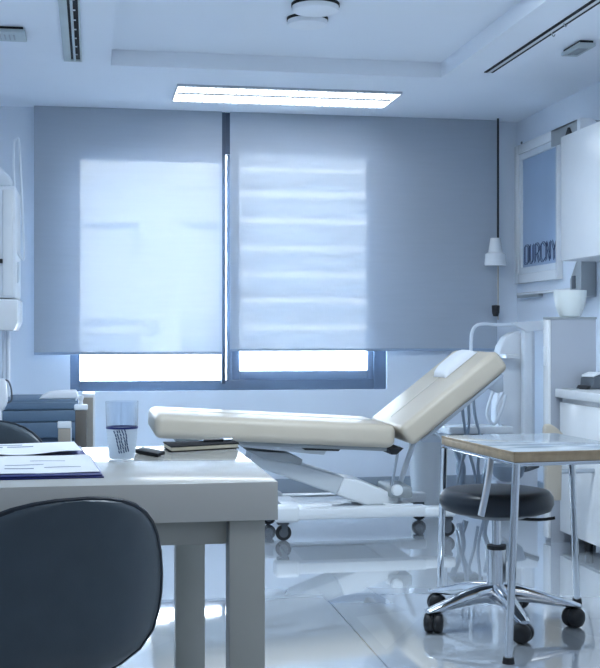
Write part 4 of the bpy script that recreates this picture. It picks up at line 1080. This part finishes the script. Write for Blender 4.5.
# white handset on stand at the frame's left edge
Yw = 6.45
c = onY(4, 412, Yw)
t = thing('handset', 'white handset with a bent dark hose at the left edge above the blue cabinet', 'handset', (c.x, Yw, zs_lo))
o = t.location
b = NB(); prism(b, [(onY(-4, 380, Yw).x, onY(-4, 378, Yw).z), (onY(6, 379, Yw).x, onY(6, 379, Yw).z), (onY(8, 402, Yw).x, onY(8, 402, Yw).z), (onY(3, 412, Yw).x, onY(3, 412, Yw).z), (onY(-4, 408, Yw).x, onY(-4, 408, Yw).z)], 'y', Yw - 0.03, Yw + 0.03, bev=0.012, seg=3); obj('shell', rel(b, o), 'whitep', t)
b = NB(); tube(b, [onY(3, 380, Yw - 0.01), onY(8, 381, Yw - 0.01), onY(11, 388, Yw - 0.01), onY(11.5, 400, Yw), onY(7, 403, Yw)], 0.0045, 8, smooth=5); obj('hose', rel(b, o), 'darksteel', t)
b = NB(); q0 = onY(0, 409, Yw); box(b, (q0.x - 0.03, Yw - 0.03, zs_lo + 0.0005), (q0.x + 0.01, Yw + 0.03, q0.z), bev=0.004); obj('stand', rel(b, o), 'whitep', t)

# wall mounted equipment box on the left wall
Yu0, Yu1 = 6.9, 7.35
xu = onY(18, 260, Yu0).x
t = thing('wall_unit', 'white equipment box with looped hose mounted at the far left edge', 'equipment', (XL, (Yu0 + Yu1) / 2, 1.1))
o = t.location
def zU(py, Y=Yu0): return onY(10, py, Y).z
b = NB(); box(b, (XL + 0.001, Yu0, zU(298)), (xu - 0.012, Yu1, zU(186)), bev=0.012, seg=3); ub = obj('body', rel(b, o), 'whitep', t)
b = NB(); prism(b, [(XL + 0.001, zU(329)), (onY(14, 300, Yu0).x, zU(331)), (xu, zU(322)), (xu, zU(299)), (XL + 0.001, zU(299))], 'y', Yu0 - 0.01, Yu1, bev=0.008, seg=3); obj('lower_cover', rel(b, o), 'white', t)
b = NB(); box(b, (onY(2.6, 260, Yu0).x, Yu0 - 0.012, zU(296)), (onY(13, 260, Yu0).x, Yu0 - 0.0005, zU(190)), bev=0.005); dd_ = obj('door', rel(b, o), 'white', t)
b = NB(); c = onY(1.2, 261, Yu0 - 0.02); box(b, (c.x - 0.008, Yu0 - 0.03, c.z - 0.012), (c.x + 0.008, Yu0 - 0.001, c.z + 0.012), bev=0.002); obj('latch', rel(b, o), 'black', t)
b = NB(); prism(b, [(onY(-20, 186, Yu0).x, zU(186)), (onY(12, 186, Yu0).x, zU(186)), (onY(10.5, 176, Yu0).x, zU(177)), (onY(5, 172, Yu0).x, zU(171)), (onY(-2, 166, Yu0).x, zU(165)), (onY(-20, 162, Yu0).x, zU(162))], 'y', Yu0 + 0.03, Yu1 - 0.05, bev=0.015, seg=3); obj('domed_top', rel(b, o), 'tubing', t)
b = NB(); tube(b, [onY(16, 222, Yu0 + 0.15), onY(14, 180, Yu0 + 0.15), onY(14, 145, Yu0 + 0.15), onY(16, 140, Yu0 + 0.15), onY(19, 142, Yu0 + 0.15), onY(21, 180, Yu0 + 0.15), onY(23, 225, Yu0 + 0.15), onY(24, 257, Yu0 + 0.15), onY(21, 258, Yu0 + 0.15), onY(18, 253, Yu0 + 0.15), onY(16, 250, Yu0 + 0.15)], 0.0065, 8, smooth=5); obj('hose', rel(b, o), 'tubing', t)
b = NB(); tube(b, [onY(16, 270, Yu0 + 0.12), onY(18.5, 262, Yu0 + 0.12), onY(18, 280, Yu0 + 0.12), onY(16, 282, Yu0 + 0.12)], 0.008, 8, smooth=4); obj('hose_clip', rel(b, o), 'tubing', t)
for px in (4, 8):
    b = NB(); c = onY(px, 330, Yu0 + 0.2); tube(b, [(c.x, Yu0 + 0.2, zU(326)), (c.x, Yu0 + 0.2, zs_hi + 0.001)], 0.012, 10); obj('drain_pipe', rel(b, o), 'tubing', t)

# ------------------------------------------------------------------ light
w = bpy.data.worlds.new('World'); S.world = w; w.use_nodes = True
bg = w.node_tree.nodes['Background']
bg.inputs['Color'].default_value = (0.62, 0.80, 1.0, 1); bg.inputs['Strength'].default_value = 23.0
sun = bpy.data.lights.new('sun', 'SUN'); sun.energy = 16.0; sun.angle = R(2); sun.color = (1.0, 0.90, 0.78)
so = bpy.data.objects.new('sun', sun); COL.objects.link(so); so.rotation_euler = (R(48), 0, R(12))
# window portals guide sky light into the room
for nm, x0, x1, z0, z1 in (('portal', gl0.x, gl1.x, gl0.z, ztopL), ('portal', gr0.x, gr1.x, gr0.z, ztopR)):
    pl_ = bpy.data.lights.new(nm, 'AREA'); pl_.shape = 'RECTANGLE'; pl_.size = x1 - x0; pl_.size_y = z1 - z0; pl_.cycles.is_portal = True
    po = bpy.data.objects.new(nm, pl_); COL.objects.link(po); po.location = ((x0 + x1) / 2, YB + 0.245, (z0 + z1) / 2); po.rotation_euler = (R(-90), 0, 0)
# added fill lights, unseen, behind the viewer and over the desk
def area(loc, sx_, sy_, pw, col, nm='fill_light'):
    l = bpy.data.lights.new(nm, 'AREA'); l.shape = 'RECTANGLE'; l.size = sx_; l.size_y = sy_; l.energy = pw; l.color = col
    ob = bpy.data.objects.new(nm, l); COL.objects.link(ob); ob.location = loc; return ob
area((1.1, 4.6, ZC + 0.08), 1.3, 0.4, 24, (0.76, 0.89, 1.0))
area((1.1, 2.0, ZC + 0.08), 1.3, 0.4, 5, (0.85, 0.93, 1.0))
area((1.1, -0.4, ZC - 0.01), 1.3, 0.4, 3, (1.0, 0.95, 0.88))

# ------------------------------------------------------------------ camera
cam = bpy.data.cameras.new('camera'); cam.sensor_fit = 'HORIZONTAL'; cam.sensor_width = 36; cam.lens = F / 600 * 36
cam.clip_start = 0.05; cam.clip_end = 200
co = bpy.data.objects.new('camera', cam); COL.objects.link(co)
co.location = (0, 0, H); co.rotation_euler = (R(90), 0, -PSI)
S.camera = co
S.view_settings.view_transform = 'Standard'; S.view_settings.look = 'None'; S.view_settings.gamma = 1; S.view_settings.use_curve_mapping = False
S.view_settings.exposure = 1.45
S.cycles.use_denoising = True
S.cycles.max_bounces = 10; S.cycles.diffuse_bounces = 5; S.cycles.transparent_max_bounces = 16
S.cycles.caustics_reflective = True; S.cycles.caustics_refractive = False
S.cycles.sample_clamp_indirect = 6.0
